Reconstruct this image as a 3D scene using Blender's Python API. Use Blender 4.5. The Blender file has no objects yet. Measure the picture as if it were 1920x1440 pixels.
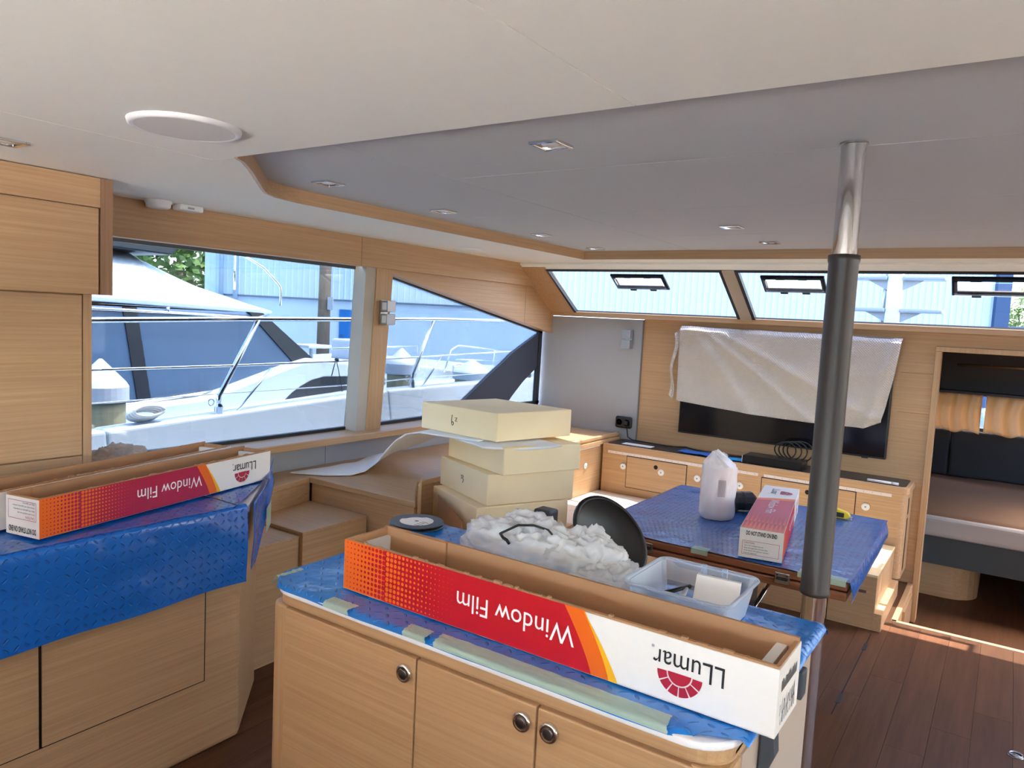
import bpy, bmesh, math, random
from mathutils import Vector, Matrix, noise
random.seed(7)
sc = bpy.context.scene
COL = sc.collection

# ------------------------------------------------------------------ camera
def cam_basis(yaw, pit, rol):
    cy, sy = math.cos(yaw), math.sin(yaw)
    f = Vector((-sy*math.cos(pit), cy*math.cos(pit), math.sin(pit)))
    r = Vector((cy, sy, 0)); u = r.cross(f)
    c, s = math.cos(rol), math.sin(rol)
    return c*r + s*u, -s*r + c*u, f
R_, U_, F_ = cam_basis(0.591459, -0.0873756, 0.0506341)
cam = bpy.data.cameras.new('camera'); camo = bpy.data.objects.new('camera', cam); COL.objects.link(camo)
cam.sensor_width = 36; cam.lens = 36*1390.07/1920; cam.clip_start = 0.05; cam.clip_end = 300
m = Matrix.Identity(4)
for i in range(3):
    m[i][0] = R_[i]; m[i][1] = U_[i]; m[i][2] = -F_[i]
m[0][3], m[1][3], m[2][3] = 0, 0, 1.6
camo.matrix_world = m
sc.camera = camo

# ------------------------------------------------------------------ world, sun, exposure
w = bpy.data.worlds.new('world'); sc.world = w; w.use_nodes = True
nt = w.node_tree; nt.nodes.clear()
sky = nt.nodes.new('ShaderNodeTexSky'); sky.sky_type = 'NISHITA'; sky.sun_disc = False
sky.sun_elevation = math.radians(60); sky.sun_rotation = math.radians(52); sky.air_density = 1.0; sky.dust_density = 2.5; sky.ozone_density = 1.0
bg = nt.nodes.new('ShaderNodeBackground'); bg.inputs['Strength'].default_value = 0.62
ow = nt.nodes.new('ShaderNodeOutputWorld')
nt.links.new(sky.outputs[0], bg.inputs[0]); nt.links.new(bg.outputs[0], ow.inputs[0])
sun = bpy.data.lights.new('sun', 'SUN'); sun.energy = 7.0; sun.angle = math.radians(0.6); sun.color = (1, .93, .82)
suno = bpy.data.objects.new('sun', sun); COL.objects.link(suno)
suno.rotation_euler = Vector((0.12, 0.30, 1.0)).to_track_quat('Z', 'Y').to_euler()
suno.location = (4, 3, 12)
sc.view_settings.view_transform = 'Standard'; sc.view_settings.look = 'None'
sc.view_settings.exposure = 2.97; sc.view_settings.gamma = 1.0; sc.view_settings.use_curve_mapping = False
cy = sc.cycles
cy.use_denoising = True; cy.max_bounces = 14; cy.diffuse_bounces = 8; cy.glossy_bounces = 5; cy.transmission_bounces = 8; cy.transparent_max_bounces = 24
cy.caustics_reflective = False; cy.caustics_refractive = False; cy.sample_clamp_indirect = 6.0

# ------------------------------------------------------------------ materials
def lin(c):
    return tuple(((x/255)/12.92 if x/255 <= .04045 else ((x/255+.055)/1.055)**2.4) for x in c) + (1.0,)
MATS = {}
def principled(name):
    m = bpy.data.materials.new(name); m.use_nodes = True
    b = m.node_tree.nodes['Principled BSDF']; MATS[name] = m
    return m, m.node_tree, b
def mat(name, col, rough=.5, metal=0, spec=.5, var=0.0, vscale=30, bump=0, bscale=200, trans=0, alpha=1, sheen=0, coat=0):
    m, t, b = principled(name)
    c = lin(col) if max(col) > 1.001 else tuple(col)+(1,)
    b.inputs['Base Color'].default_value = c
    b.inputs['Roughness'].default_value = rough; b.inputs['Metallic'].default_value = metal
    b.inputs['Specular IOR Level'].default_value = spec
    if coat: b.inputs['Coat Weight'].default_value = coat; b.inputs['Coat Roughness'].default_value = .08
    if trans: b.inputs['Transmission Weight'].default_value = trans
    if alpha < 1: b.inputs['Alpha'].default_value = alpha
    tc = t.nodes.new('ShaderNodeTexCoord')
    n = t.nodes.new('ShaderNodeTexNoise'); n.inputs['Scale'].default_value = vscale; n.inputs['Detail'].default_value = 4
    t.links.new(tc.outputs['Object'], n.inputs['Vector'])
    mx = t.nodes.new('ShaderNodeMixRGB'); v = max(var, .015)
    mx.inputs[1].default_value = tuple(x*(1-v) for x in c[:3])+(1,); mx.inputs[2].default_value = tuple(min(1, x*(1+v)) for x in c[:3])+(1,)
    t.links.new(n.outputs['Fac'], mx.inputs[0]); t.links.new(mx.outputs[0], b.inputs['Base Color'])
    if bump:
        n2 = t.nodes.new('ShaderNodeTexNoise'); n2.inputs['Scale'].default_value = bscale; n2.inputs['Detail'].default_value = 3
        t.links.new(tc.outputs['Object'], n2.inputs['Vector'])
        bp = t.nodes.new('ShaderNodeBump'); bp.inputs['Strength'].default_value = bump; bp.inputs['Distance'].default_value = .004
        t.links.new(n2.outputs['Fac'], bp.inputs['Height']); t.links.new(bp.outputs[0], b.inputs['Normal'])
    return m
def wood(name, axis, c0, c1, rough=.42, coat=0, fine=110, perobj=0):
    m, t, b = principled(name); b.inputs['Roughness'].default_value = rough
    if coat: b.inputs['Coat Weight'].default_value = coat; b.inputs['Coat Roughness'].default_value = .15
    tc = t.nodes.new('ShaderNodeTexCoord'); mp = t.nodes.new('ShaderNodeMapping')
    s = [fine, fine, fine]; s[axis] = 1.6; mp.inputs['Scale'].default_value = s
    t.links.new(tc.outputs['Object'], mp.inputs['Vector'])
    vec = mp.outputs[0]
    if perobj:
        oi = t.nodes.new('ShaderNodeObjectInfo'); va = t.nodes.new('ShaderNodeVectorMath'); va.operation = 'ADD'
        ml = t.nodes.new('ShaderNodeMath'); ml.operation = 'MULTIPLY'; ml.inputs[1].default_value = 37
        t.links.new(oi.outputs['Random'], ml.inputs[0]); t.links.new(vec, va.inputs[0]); t.links.new(ml.outputs[0], va.inputs[1]); vec = va.outputs[0]
    n = t.nodes.new('ShaderNodeTexNoise'); n.inputs['Scale'].default_value = 1; n.inputs['Detail'].default_value = 5; n.inputs['Roughness'].default_value = .65; n.inputs['Distortion'].default_value = .25
    t.links.new(vec, n.inputs['Vector'])
    mp2 = t.nodes.new('ShaderNodeMapping'); s2 = [7, 7, 7]; s2[axis] = .7; mp2.inputs['Scale'].default_value = s2
    t.links.new(tc.outputs['Object'], mp2.inputs['Vector'])
    n2 = t.nodes.new('ShaderNodeTexNoise'); n2.inputs['Scale'].default_value = 1; n2.inputs['Detail'].default_value = 3
    t.links.new(mp2.outputs[0], n2.inputs['Vector'])
    ad = t.nodes.new('ShaderNodeMath'); ad.operation = 'MULTIPLY_ADD'; ad.inputs[1].default_value = .30
    t.links.new(n2.outputs['Fac'], ad.inputs[0]); t.links.new(n.outputs['Fac'], ad.inputs[2])
    if perobj:
        ad2 = t.nodes.new('ShaderNodeMath'); ad2.operation = 'MULTIPLY_ADD'; ad2.inputs[1].default_value = perobj
        t.links.new(oi.outputs['Random'], ad2.inputs[0]); t.links.new(ad.outputs[0], ad2.inputs[2]); ad = ad2
    cr = t.nodes.new('ShaderNodeValToRGB'); cr.color_ramp.elements[0].position = .38; cr.color_ramp.elements[1].position = .92
    cr.color_ramp.elements[0].color = lin(c0); cr.color_ramp.elements[1].color = lin(c1)
    t.links.new(ad.outputs[0], cr.inputs[0]); t.links.new(cr.outputs[0], b.inputs['Base Color'])
    bp = t.nodes.new('ShaderNodeBump'); bp.inputs['Strength'].default_value = .12; bp.inputs['Distance'].default_value = .002
    t.links.new(n.outputs['Fac'], bp.inputs['Height']); t.links.new(bp.outputs[0], b.inputs['Normal'])
    return m
OAK0, OAK1 = (176, 138, 98), (204, 167, 125)
WX = wood('oak_grain_across', 0, OAK0, OAK1)
WY = wood('oak_grain_lengthwise', 1, OAK0, OAK1)
WZ = wood('oak_grain_upright', 2, OAK0, OAK1)
WTAB = wood('table_wood', 0, (120, 70, 44), (160, 100, 66), .35)
def _nospec(m, v):
    m.node_tree.nodes['Principled BSDF'].inputs['Specular IOR Level'].default_value = v; return m
WALNUT = wood('walnut_floor', 1, (70, 44, 28), (102, 68, 46), .48, fine=26, perobj=.16)
_nospec(WALNUT, .18)
DARKGAP = mat('dark_gap', (20, 16, 14), .8)
WHITE_LINER = mat('white_headliner', (242, 243, 234), .75, var=.01, bump=.05, bscale=500)
GREY_LINER = mat('grey_headliner', (194, 199, 202), .7, var=.01, bump=.05, bscale=500)
GREY_WALL = mat('grey_vinyl', (168, 170, 174), .6, bump=.06, bscale=600)
PALE_JAMB = mat('pale_blind_fabric', (186, 178, 164), .7, bump=.05, bscale=500)
BLACK = mat('black_rubber', (18, 18, 20), .5)
BLACKFRAME = mat('black_frame', (24, 27, 33), .45)
CHROME = mat('chrome', (225, 225, 225), .08, 1)
STEEL = mat('brushed_steel', (180, 180, 180), .25, 1)
DECKWHITE = mat('deck_white', (176, 182, 188), .4)
SLEEVE = mat('brown_black_sleeve', (62, 56, 54), .42, 0, .5)
WHITE_GEL = mat('white_gelcoat', (240, 242, 244), .25, coat=.4)
WHITE_PLASTIC = mat('white_plastic', (232, 232, 230), .4)
CREAM = mat('cream_fibreglass', (206, 194, 176), .6)
FOAM = mat('yellow_foam', (255, 232, 190), .9, var=.05, vscale=6, bump=.25, bscale=900)
FOAMSHEET = mat('white_foam_sheet', (238, 242, 246), .7, bump=.2, bscale=350)
KRAFT = mat('kraft_card', (176, 132, 94), .8, var=.05, vscale=12)
CARDWHITE = mat('white_card', (240, 236, 230), .55, var=.03, vscale=60)
RED = mat('print_red', (198, 18, 34), .4)
RED_RELIT = mat('print_red_relit', (176, 22, 66), .4)  # same red print, the galley's different light put into the colour
ORANGE = mat('print_orange', (240, 108, 24), .4)
YELLOWP = mat('print_yellow', (250, 184, 30), .4)
PRINTWHITE = mat('print_white', (250, 248, 245), .45)
PRINTBLACK = mat('print_black', (38, 38, 42), .5)
CRIMSON = mat('print_crimson', (178, 28, 58), .45)
TAPE = mat('green_masking_tape', (188, 214, 190), .55, alpha=.72, bump=.3, bscale=80)
RULER = mat('paper_ruler', (226, 214, 208), .6)
GLASSDARK = mat('black_screen', (16, 18, 24), .12)
TOWEL = mat('waffle_towel', (210, 203, 196), .9, bump=.0)
DARKFAB = mat('charcoal_upholstery', (44, 46, 50), .85, bump=.2, bscale=250)
BROWNBLANKET = mat('brown_bedcover', (122, 90, 66), .85)
BLUEBLD = None
def glass(name, tint, gloss=.06, rough=.02):
    m = bpy.data.materials.new(name); m.use_nodes = True; t = m.node_tree; t.nodes.clear()
    tr = t.nodes.new('ShaderNodeBsdfTransparent'); tr.inputs[0].default_value = tuple(tint)+(1,)
    gl = t.nodes.new('ShaderNodeBsdfGlossy'); gl.inputs['Roughness'].default_value = rough; gl.inputs[0].default_value = (1, 1, 1, 1)
    mx = t.nodes.new('ShaderNodeMixShader'); o = t.nodes.new('ShaderNodeOutputMaterial')
    fr = t.nodes.new('ShaderNodeFresnel'); fr.inputs[0].default_value = 1.4
    mu = t.nodes.new('ShaderNodeMath'); mu.operation = 'MULTIPLY'; mu.inputs[1].default_value = gloss*12
    t.links.new(fr.outputs[0], mu.inputs[0]); t.links.new(mu.outputs[0], mx.inputs[0])
    t.links.new(tr.outputs[0], mx.inputs[1]); t.links.new(gl.outputs[0], mx.inputs[2]); t.links.new(mx.outputs[0], o.inputs[0])
    MATS[name] = m
    return m
GL_SIDE = glass('tinted_side_glass', (.335, .362, .388), .03)
GL_FRONT = glass('tinted_windshield', (.18, .192, .218), .03)
GL_CLEAR = glass('clear_hatch_glass', (.60, .58, .60), .03)
def plastic_clear(name, col, a, rough=.2):
    m = bpy.data.materials.new(name); m.use_nodes = True; t = m.node_tree; t.nodes.clear()
    tr = t.nodes.new('ShaderNodeBsdfTransparent'); tr.inputs[0].default_value = (.97, .98, 1, 1)
    pb = t.nodes.new('ShaderNodeBsdfPrincipled'); pb.inputs['Base Color'].default_value = lin(col); pb.inputs['Roughness'].default_value = rough
    tl = t.nodes.new('ShaderNodeBsdfTranslucent'); tl.inputs[0].default_value = lin(col)
    m1 = t.nodes.new('ShaderNodeMixShader'); m1.inputs[0].default_value = .18
    lw = t.nodes.new('ShaderNodeLayerWeight'); lw.inputs[0].default_value = .35
    mr = t.nodes.new('ShaderNodeMath'); mr.operation = 'MULTIPLY_ADD'; mr.inputs[1].default_value = 1-a; mr.inputs[2].default_value = a; mr.use_clamp = True
    mx = t.nodes.new('ShaderNodeMixShader'); o = t.nodes.new('ShaderNodeOutputMaterial')
    t.links.new(lw.outputs['Facing'], mr.inputs[0]); t.links.new(mr.outputs[0], mx.inputs[0])
    t.links.new(pb.outputs[0], m1.inputs[1]); t.links.new(tl.outputs[0], m1.inputs[2])
    t.links.new(tr.outputs[0], mx.inputs[1]); t.links.new(m1.outputs[0], mx.inputs[2]); t.links.new(mx.outputs[0], o.inputs[0])
    MATS[name] = m
    return m
def cloth_trans(name, col, k):
    m = bpy.data.materials.new(name); m.use_nodes = True; t = m.node_tree; b = t.nodes['Principled BSDF']; o = t.nodes['Material Output']
    b.inputs['Base Color'].default_value = lin(col); b.inputs['Roughness'].default_value = .85
    tl = t.nodes.new('ShaderNodeBsdfTranslucent'); tl.inputs[0].default_value = lin(col); mx = t.nodes.new('ShaderNodeMixShader'); mx.inputs[0].default_value = k
    t.links.new(b.outputs[0], mx.inputs[1]); t.links.new(tl.outputs[0], mx.inputs[2]); t.links.new(mx.outputs[0], o.inputs[0])
    MATS[name] = m
    return m
CURTAIN = cloth_trans('tan_curtain', (236, 206, 164), .45)
CLEARBIN = plastic_clear('clear_tub_plastic', (225, 235, 245), .22, .12)
BAG = plastic_clear('crumpled_bag_plastic', (250, 250, 248), .62, .2)
WRAP = plastic_clear('wrapped_roll_plastic', (252, 250, 248), .45, .16)
def film_mat(name, col, cell=.027, strength=1.0):
    m, t, b = principled(name)
    b.inputs['Base Color'].default_value = lin(col); b.inputs['Roughness'].default_value = .24; b.inputs['Coat Weight'].default_value = .3; b.inputs['Coat Roughness'].default_value = .1
    uv = t.nodes.new('ShaderNodeUVMap'); uv.uv_map = 'uv'
    sx = t.nodes.new('ShaderNodeSeparateXYZ'); t.links.new(uv.outputs[0], sx.inputs[0])
    def M(op, a, c=None, d=None):
        n = t.nodes.new('ShaderNodeMath'); n.operation = op
        for i, v in enumerate((a, c, d)):
            if v is None: continue
            if isinstance(v, (int, float)): n.inputs[i].default_value = v
            else: t.links.new(v, n.inputs[i])
        return n.outputs[0]
    px = M('MULTIPLY', sx.outputs[0], 1/cell); py = M('MULTIPLY', sx.outputs[1], 1/cell)
    par = M('MODULO', M('ABSOLUTE', M('ADD', M('FLOOR', px), M('FLOOR', py))), 2)
    qx = M('SUBTRACT', M('FRACT', px), .5); qy = M('SUBTRACT', M('FRACT', py), .5)
    A = M('MULTIPLY', M('ADD', qx, qy), .7071); B = M('MULTIPLY', M('SUBTRACT', qx, qy), .7071)
    ip = M('SUBTRACT', 1, par)
    a = M('ADD', M('MULTIPLY', A, par), M('MULTIPLY', B, ip)); bb = M('ADD', M('MULTIPLY', B, par), M('MULTIPLY', A, ip))
    e = M('ADD', M('POWER', M('ABSOLUTE', M('MULTIPLY', a, 1/.36)), 2), M('POWER', M('ABSOLUTE', M('MULTIPLY', bb, 1/.12)), 2))
    h = M('MAXIMUM', M('SUBTRACT', 1, e), 0)
    h = M('POWER', h, .5)
    tc = t.nodes.new('ShaderNodeTexCoord'); n2 = t.nodes.new('ShaderNodeTexNoise'); n2.inputs['Scale'].default_value = 14
    t.links.new(tc.outputs['Object'], n2.inputs['Vector'])
    hh = M('MULTIPLY_ADD', n2.outputs['Fac'], 1.4, h)
    bp = t.nodes.new('ShaderNodeBump'); bp.inputs['Strength'].default_value = strength; bp.inputs['Distance'].default_value = .006
    t.links.new(hh, bp.inputs['Height']); t.links.new(bp.outputs[0], b.inputs['Normal'])
    return m
FILM = film_mat('blue_protective_film', (16, 104, 200))
FILMI = film_mat('blue_film_lit', (26, 126, 216))  # same film, the stronger light on the island put into the colour
FILMT = film_mat('blue_film_sheen', (56, 110, 186), .024, .8)  # same film, window sheen on the table put into a paler colour
def waffle(m):
    t = m.node_tree; b = t.nodes['Principled BSDF']
    tc = t.nodes.new('ShaderNodeTexCoord')
    ck = t.nodes.new('ShaderNodeTexVoronoi'); ck.feature = 'F1'; ck.inputs['Scale'].default_value = 85; ck.inputs['Randomness'].default_value = 0
    mp = t.nodes.new('ShaderNodeMapping'); mp.inputs['Rotation'].default_value = (0, .785, 0); mp.inputs['Scale'].default_value = (1, .1, 1)
    t.links.new(tc.outputs['Object'], mp.inputs[0]); t.links.new(mp.outputs[0], ck.inputs['Vector'])
    bp = t.nodes.new('ShaderNodeBump'); bp.inputs['Strength'].default_value = 1.0; bp.inputs['Distance'].default_value = .008
    t.links.new(ck.outputs['Distance'], bp.inputs['Height']); t.links.new(bp.outputs[0], b.inputs['Normal'])
waffle(TOWEL)

# ------------------------------------------------------------------ mesh helpers
class MB:
    def __init__(s): s.v = []; s.f = []; s.uv = {}
    def add(s, vs, fs):
        o = len(s.v); s.v += [tuple(map(float, p)) for p in vs]; s.f += [tuple(i+o for i in f) for f in fs]; return s
    def box(s, x0, x1, y0, y1, z0, z1):
        return s.add([(x0,y0,z0),(x1,y0,z0),(x1,y1,z0),(x0,y1,z0),(x0,y0,z1),(x1,y0,z1),(x1,y1,z1),(x0,y1,z1)],
                     [(3,2,1,0),(4,5,6,7),(0,1,5,4),(1,2,6,5),(2,3,7,6),(3,0,4,7)])
    def prism(s, pts, vec):
        n = len(pts); vec = Vector(vec); a = [Vector(p) for p in pts]; b = [p+vec for p in a]
        return s.add(a+b, [tuple(range(n))[::-1], tuple(range(n, 2*n))] + [(i, (i+1) % n, n+(i+1) % n, n+i) for i in range(n)])
    def tube(s, path, r, n=10, caps=True):
        P = [Vector(p) for p in path]; rs = r if isinstance(r, (list, tuple)) else [r]*len(P)
        vs = []; fs = []; up = None
        for i, p in enumerate(P):
            t = (P[min(i+1, len(P)-1)] - P[max(i-1, 0)]).normalized()
            if up is None:
                up = Vector((0, 0, 1)) if abs(t.z) < .9 else Vector((1, 0, 0))
            a = t.cross(up)
            if a.length < 1e-6: a = t.orthogonal()
            a.normalize(); b = a.cross(t).normalized(); up = b
            for k in range(n):
                th = 2*math.pi*k/n; vs.append(p + (a*math.cos(th)+b*math.sin(th))*rs[i])
        for i in range(len(P)-1):
            for k in range(n):
                fs.append((i*n+k, i*n+(k+1) % n, (i+1)*n+(k+1) % n, (i+1)*n+k))
        if caps: fs += [tuple(range(n))[::-1], tuple(range((len(P)-1)*n, len(P)*n))]
        return s.add(vs, fs)
    def lathe(s, c, prof, n=24, axis=(0, 0, 1), cap=True):
        ax = Vector(axis).normalized(); a = ax.orthogonal().normalized(); b = ax.cross(a); c = Vector(c)
        vs = []; fs = []
        for r, h in prof:
            for k in range(n):
                th = 2*math.pi*k/n; vs.append(c + ax*h + (a*math.cos(th)+b*math.sin(th))*r)
        for i in range(len(prof)-1):
            for k in range(n):
                fs.append((i*n+k, i*n+(k+1) % n, (i+1)*n+(k+1) % n, (i+1)*n+k))
        if cap: fs += [tuple(range(n))[::-1], tuple(range((len(prof)-1)*n, len(prof)*n))]
        return s.add(vs, fs)
    def grid(s, fn, nu, nv, su=1, sv=1, thick=0):
        o = len(s.v)
        for j in range(nv+1):
            for i in range(nu+1):
                s.v.append(tuple(map(float, fn(i/nu, j/nv)))); s.uv[len(s.v)-1] = (i/nu*su, j/nv*sv)
        for j in range(nv):
            for i in range(nu):
                a = o+j*(nu+1)+i; s.f.append((a, a+1, a+nu+2, a+nu+1))
        return s
    def xf(s, M):
        s.v = [tuple(M @ Vector(p)) for p in s.v]; return s
SMOOTH_DEG = 35
def make(name, mb, mt, parent=None, bevel=0, seg=2, smooth=False, solid=0, subd=0, label=None, keep=False):
    base = Vector((0, 0, 0))
    if parent is None and not keep:
        xs = [p[0] for p in mb.v]; ys = [p[1] for p in mb.v]; zs = [p[2] for p in mb.v]
        base = Vector(((min(xs)+max(xs))/2, (min(ys)+max(ys))/2, min(zs)))
    elif parent is not None and not keep:
        q = parent
        base = Vector(parent.get('_base', (0, 0, 0)))
    me = bpy.data.meshes.new(name)
    me.from_pydata([tuple(Vector(p)-base) for p in mb.v], [], mb.f); me.update()
    if mb.uv:
        ul = me.uv_layers.new(name='uv')
        for l in me.loops: ul.data[l.index].uv = mb.uv.get(l.vertex_index, (0, 0))
    else:
        bm = bmesh.new(); bm.from_mesh(me); bmesh.ops.recalc_face_normals(bm, faces=bm.faces[:]); bm.to_mesh(me); bm.free()
    me.materials.append(mt)
    if smooth:
        for p in me.polygons: p.use_smooth = True
    o = bpy.data.objects.new(name, me); COL.objects.link(o)
    if parent is None: o.location = base; o['_base'] = tuple(base)
    else: o.parent = parent; o['_base'] = tuple(base)
    if solid:
        md = o.modifiers.new('solid', 'SOLIDIFY'); md.thickness = solid; md.offset = 0
    if bevel:
        md = o.modifiers.new('bevel', 'BEVEL'); md.width = bevel; md.segments = seg; md.limit_method = 'ANGLE'; md.angle_limit = math.radians(40)
    if subd:
        md = o.modifiers.new('sub', 'SUBSURF'); md.levels = subd; md.render_levels = subd
    if label: o['label'] = label
    return o
def thing(name, label, cat, base=(0, 0, 0), group=None):
    o = bpy.data.objects.new(name, None); COL.objects.link(o); o.location = base; o.empty_display_size = .1
    o['_base'] = tuple(base); o['label'] = label; o['category'] = cat
    if group: o['group'] = group
    return o
def tag(o, label, cat, group=None):
    o['label'] = label; o['category'] = cat
    if group: o['group'] = group
    return o
def struct(o, label=None):
    o['kind'] = 'structure'
    if label: o['label'] = label
    return o
def sroot(name, base=(0, 0, 0)):
    o = bpy.data.objects.new(name, None); COL.objects.link(o); o.location = base; o['_base'] = tuple(base); o['kind'] = 'structure'
    return o
def dup(o, loc, label=None, rz=None):
    c = o.copy(); COL.objects.link(c); c.location = loc
    if rz is not None: c.rotation_euler = (0, 0, rz)
    if label: c['label'] = label
    for ch in [x for x in o.children]:
        d = ch.copy(); COL.objects.link(d); d.parent = c
        for g in [x for x in ch.children]:
            e = g.copy(); COL.objects.link(e); e.parent = d
    return c
def text_mb(body, size, org, ud, vd, align='CENTER', xs=1.0, bold=0.0):
    cu = bpy.data.curves.new('lettering_tmp', 'FONT'); cu.body = body; cu.size = size; cu.align_x = align; cu.align_y = 'CENTER'
    cu.resolution_u = 3; cu.offset = bold
    ob = bpy.data.objects.new('lettering_tmp', cu); COL.objects.link(ob)
    dg = bpy.context.evaluated_depsgraph_get(); dg.update()
    me = bpy.data.meshes.new_from_object(ob.evaluated_get(dg))
    mb = MB(); ud = Vector(ud); vd = Vector(vd); org = Vector(org)
    mb.add([org + ud*(v.co.x*xs) + vd*v.co.y for v in me.vertices], [tuple(p.vertices) for p in me.polygons])
    bpy.data.objects.remove(ob); bpy.data.curves.remove(cu); bpy.data.meshes.remove(me)
    return mb
def rrect(x0, x1, y0, y1, r, n=5, corners=(1, 1, 1, 1)):
    pts = []
    for k, (cx, cy_, a0) in enumerate(((x1-r, y1-r, 0), (x0+r, y1-r, 90), (x0+r, y0+r, 180), (x1-r, y0+r, 270))):
        if corners[k]:
            for i in range(n+1):
                a = math.radians(a0+90*i/n); pts.append((cx+r*math.cos(a), cy_+r*math.sin(a)))
        else:
            pts.append((cx+r*(1 if k in (0, 3) else -1), cy_+r*(1 if k in (0, 1) else -1)))
    return pts

# ================================================================== SETTING
WX0 = -3.28      # inner face of the port wall
BY = 5.45        # bulkhead
ZW, ZG = 2.04, 2.095
# ---- floor
fl = sroot('floor')
sf = MB(); sf.box(-3.4, -.41, -2.2, 5.5, -.06, -.022); sf.box(-.41, 3.4, -2.2, 4.657, -.06, -.022)
make('subfloor', sf, DARKGAP, fl)
pw = .142; x = -2.7
planks = {}
i = 0
while x < 3.3:
    x1 = x+pw
    yend = BY if x < -.48 else 4.64
    segs = [(-2.2, .4+.8*((i*37) % 10)/10), (.4+.8*((i*37) % 10)/10, 3.1+.9*((i*53) % 10)/10), (3.1+.9*((i*53) % 10)/10, yend)]
    for a, b in segs:
        b = min(b, yend)
        if b-a < .05: continue
        make('plank', MB().box(x+.0006, x1-.0006, a+.0006, b-.0006, -.022, 0), WALNUT, fl)
    x = x1; i += 1
make('lift_ring', MB().tube([(.15+.022*math.cos(t), 3.44+.022*math.sin(t), .004) for t in [2*math.pi*i_/18 for i_ in range(19)]], .004, 6).lathe((.15, 3.44, 0), [(.0, .002), (.026, .002), (.028, 0)], 20, cap=False), STEEL, fl, smooth=True)
hs = MB(); hs.box(-.503, -.498, 3.30, 4.35, -.001, .0006)
make('hatch_seam', hs, DARKGAP, fl)
for yy in (3.42, 4.10):
    make('hatch_slot', MB().box(-.509, -.490, yy, yy+.10, -.001, .0012), BLACK, fl)
tr = MB(); tr.box(-.44, -.408, 4.63, BY, -.25, .004); tr.box(-.44, 2.0, 4.63, 4.662, -.25, .004)
o = struct(make('trim_1', tr, WX, bevel=.004))
make('step_riser_strip', MB().box(-.408, -.395, 4.9, 5.3, -.2, -.02), WY, o)
# ---- bulkhead (wall_front)
wf = sroot('wall_front', (0, BY, 0))
p = MB(); p.box(-2.432, -.412, BY, BY+.05, 0, 1.66); make('wood_panel', p, WX, wf)
make('wood_panel', MB().box(-.412, 3.3, BY, BY+.05, 1.565, 1.66), WX, wf)
make('wood_panel', MB().box(1.0, 3.3, BY, BY+.05, -.3, 1.565), WX, wf)
make('grey_panel', MB().box(-3.42, -2.437, BY-.012, BY+.05, .0, 1.645), GREY_WALL, wf)
make('panel_joint', MB().box(-2.439, -2.431, BY-.014, BY, .68, 1.645), mat('grey_joint', (120, 120, 122), .6), wf)
for z in (1.12, 1.38):
    make('panel_joint', MB().box(-.6, -.415, BY-.0015, BY, z, z+.003), wood('dark_joint', 0, (130, 92, 58), (150, 110, 74)) if z == 1.12 else MATS['dark_joint'], wf)
make('window_ledge', MB().box(-3.3, 3.3, BY-.05, BY+.06, 1.648, 1.688), WX, wf, bevel=.004)
# door frame
df = struct(make('door_1', MB().box(-.412, -.377, BY-.02, BY+.08, -.25, 1.5295).box(-.412, 1.0, BY-.02, BY+.08, 1.53, 1.563).box(.97, 1.0, BY-.02, BY+.08, -.25, 1.53), WZ, bevel=.003))
# ---- windshield
N = Vector((0, 4.92-BY, 2.02-1.69)); NN = Vector((1, 0, 0)).cross(N).normalized()
def wp(x, s, off=0): # point in the windshield plane, s 0 bottom ..1 top
    return Vector((x, BY, 1.69)) + N*s + NN*off
def wquad(mb, x0, x1, s0, s1, off, th, xt0=None, xt1=None):
    xt0 = x0 if xt0 is None else xt0; xt1 = x1 if xt1 is None else xt1
    return mb.prism([wp(x0, s0, off), wp(x1, s0, off), wp(xt1, s1, off), wp(xt0, s1, off)], NN*th)
HATCH = [(-2.53, -2.11, .85, .57), (-1.43, -1.03, .85, .57), (-.335, .2, .86, .58)]
WS = [(-3.045, -1.66, 1), (-1.575, 1.05, 2), (1.13, 2.6, 3)]
for a, b, k in WS:
    r = sroot('window_%d' % k, (0, BY, 1.69))
    hh = [q for q in HATCH if a < q[0] and q[1] <= b]
    xs = sorted([a, b]+[v for q in hh for v in (q[0]+.015, q[1]-.015)]); ss = [0, .60, .82, 1]
    g = MB(); nx = len(xs)
    g.v = [tuple(wp(x_, s_, .024)) for s_ in ss for x_ in xs]
    for j in range(3):
        for i in range(nx-1):
            if j == 1 and i % 2 == 1: continue
            g.f.append((j*nx+i, j*nx+i+1, (j+1)*nx+i+1, (j+1)*nx+i))
    make('glass_pane', g, GL_FRONT, r)
    fr = MB(); t = .022
    wquad(fr, a, b, 0, .045, .005, .03); wquad(fr, a, b, .965, 1, .005, .03)
    wquad(fr, a, a+t, .045, .965, .005, .03); wquad(fr, b-t, b, .045, .965, .005, .03)
    make('window_frame', fr, BLACKFRAME, r)
for a, b in ((-1.66, -1.575), (1.05, 1.13)):
    struct(make('trim_2', wquad(MB(), a, b, -.02, 1.0, -.02, .06), mat('mullion_metal', (196, 180, 158), .35, .5) if 'mullion_metal' not in MATS else MATS['mullion_metal'], bevel=.004))
hatches = HATCH
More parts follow.
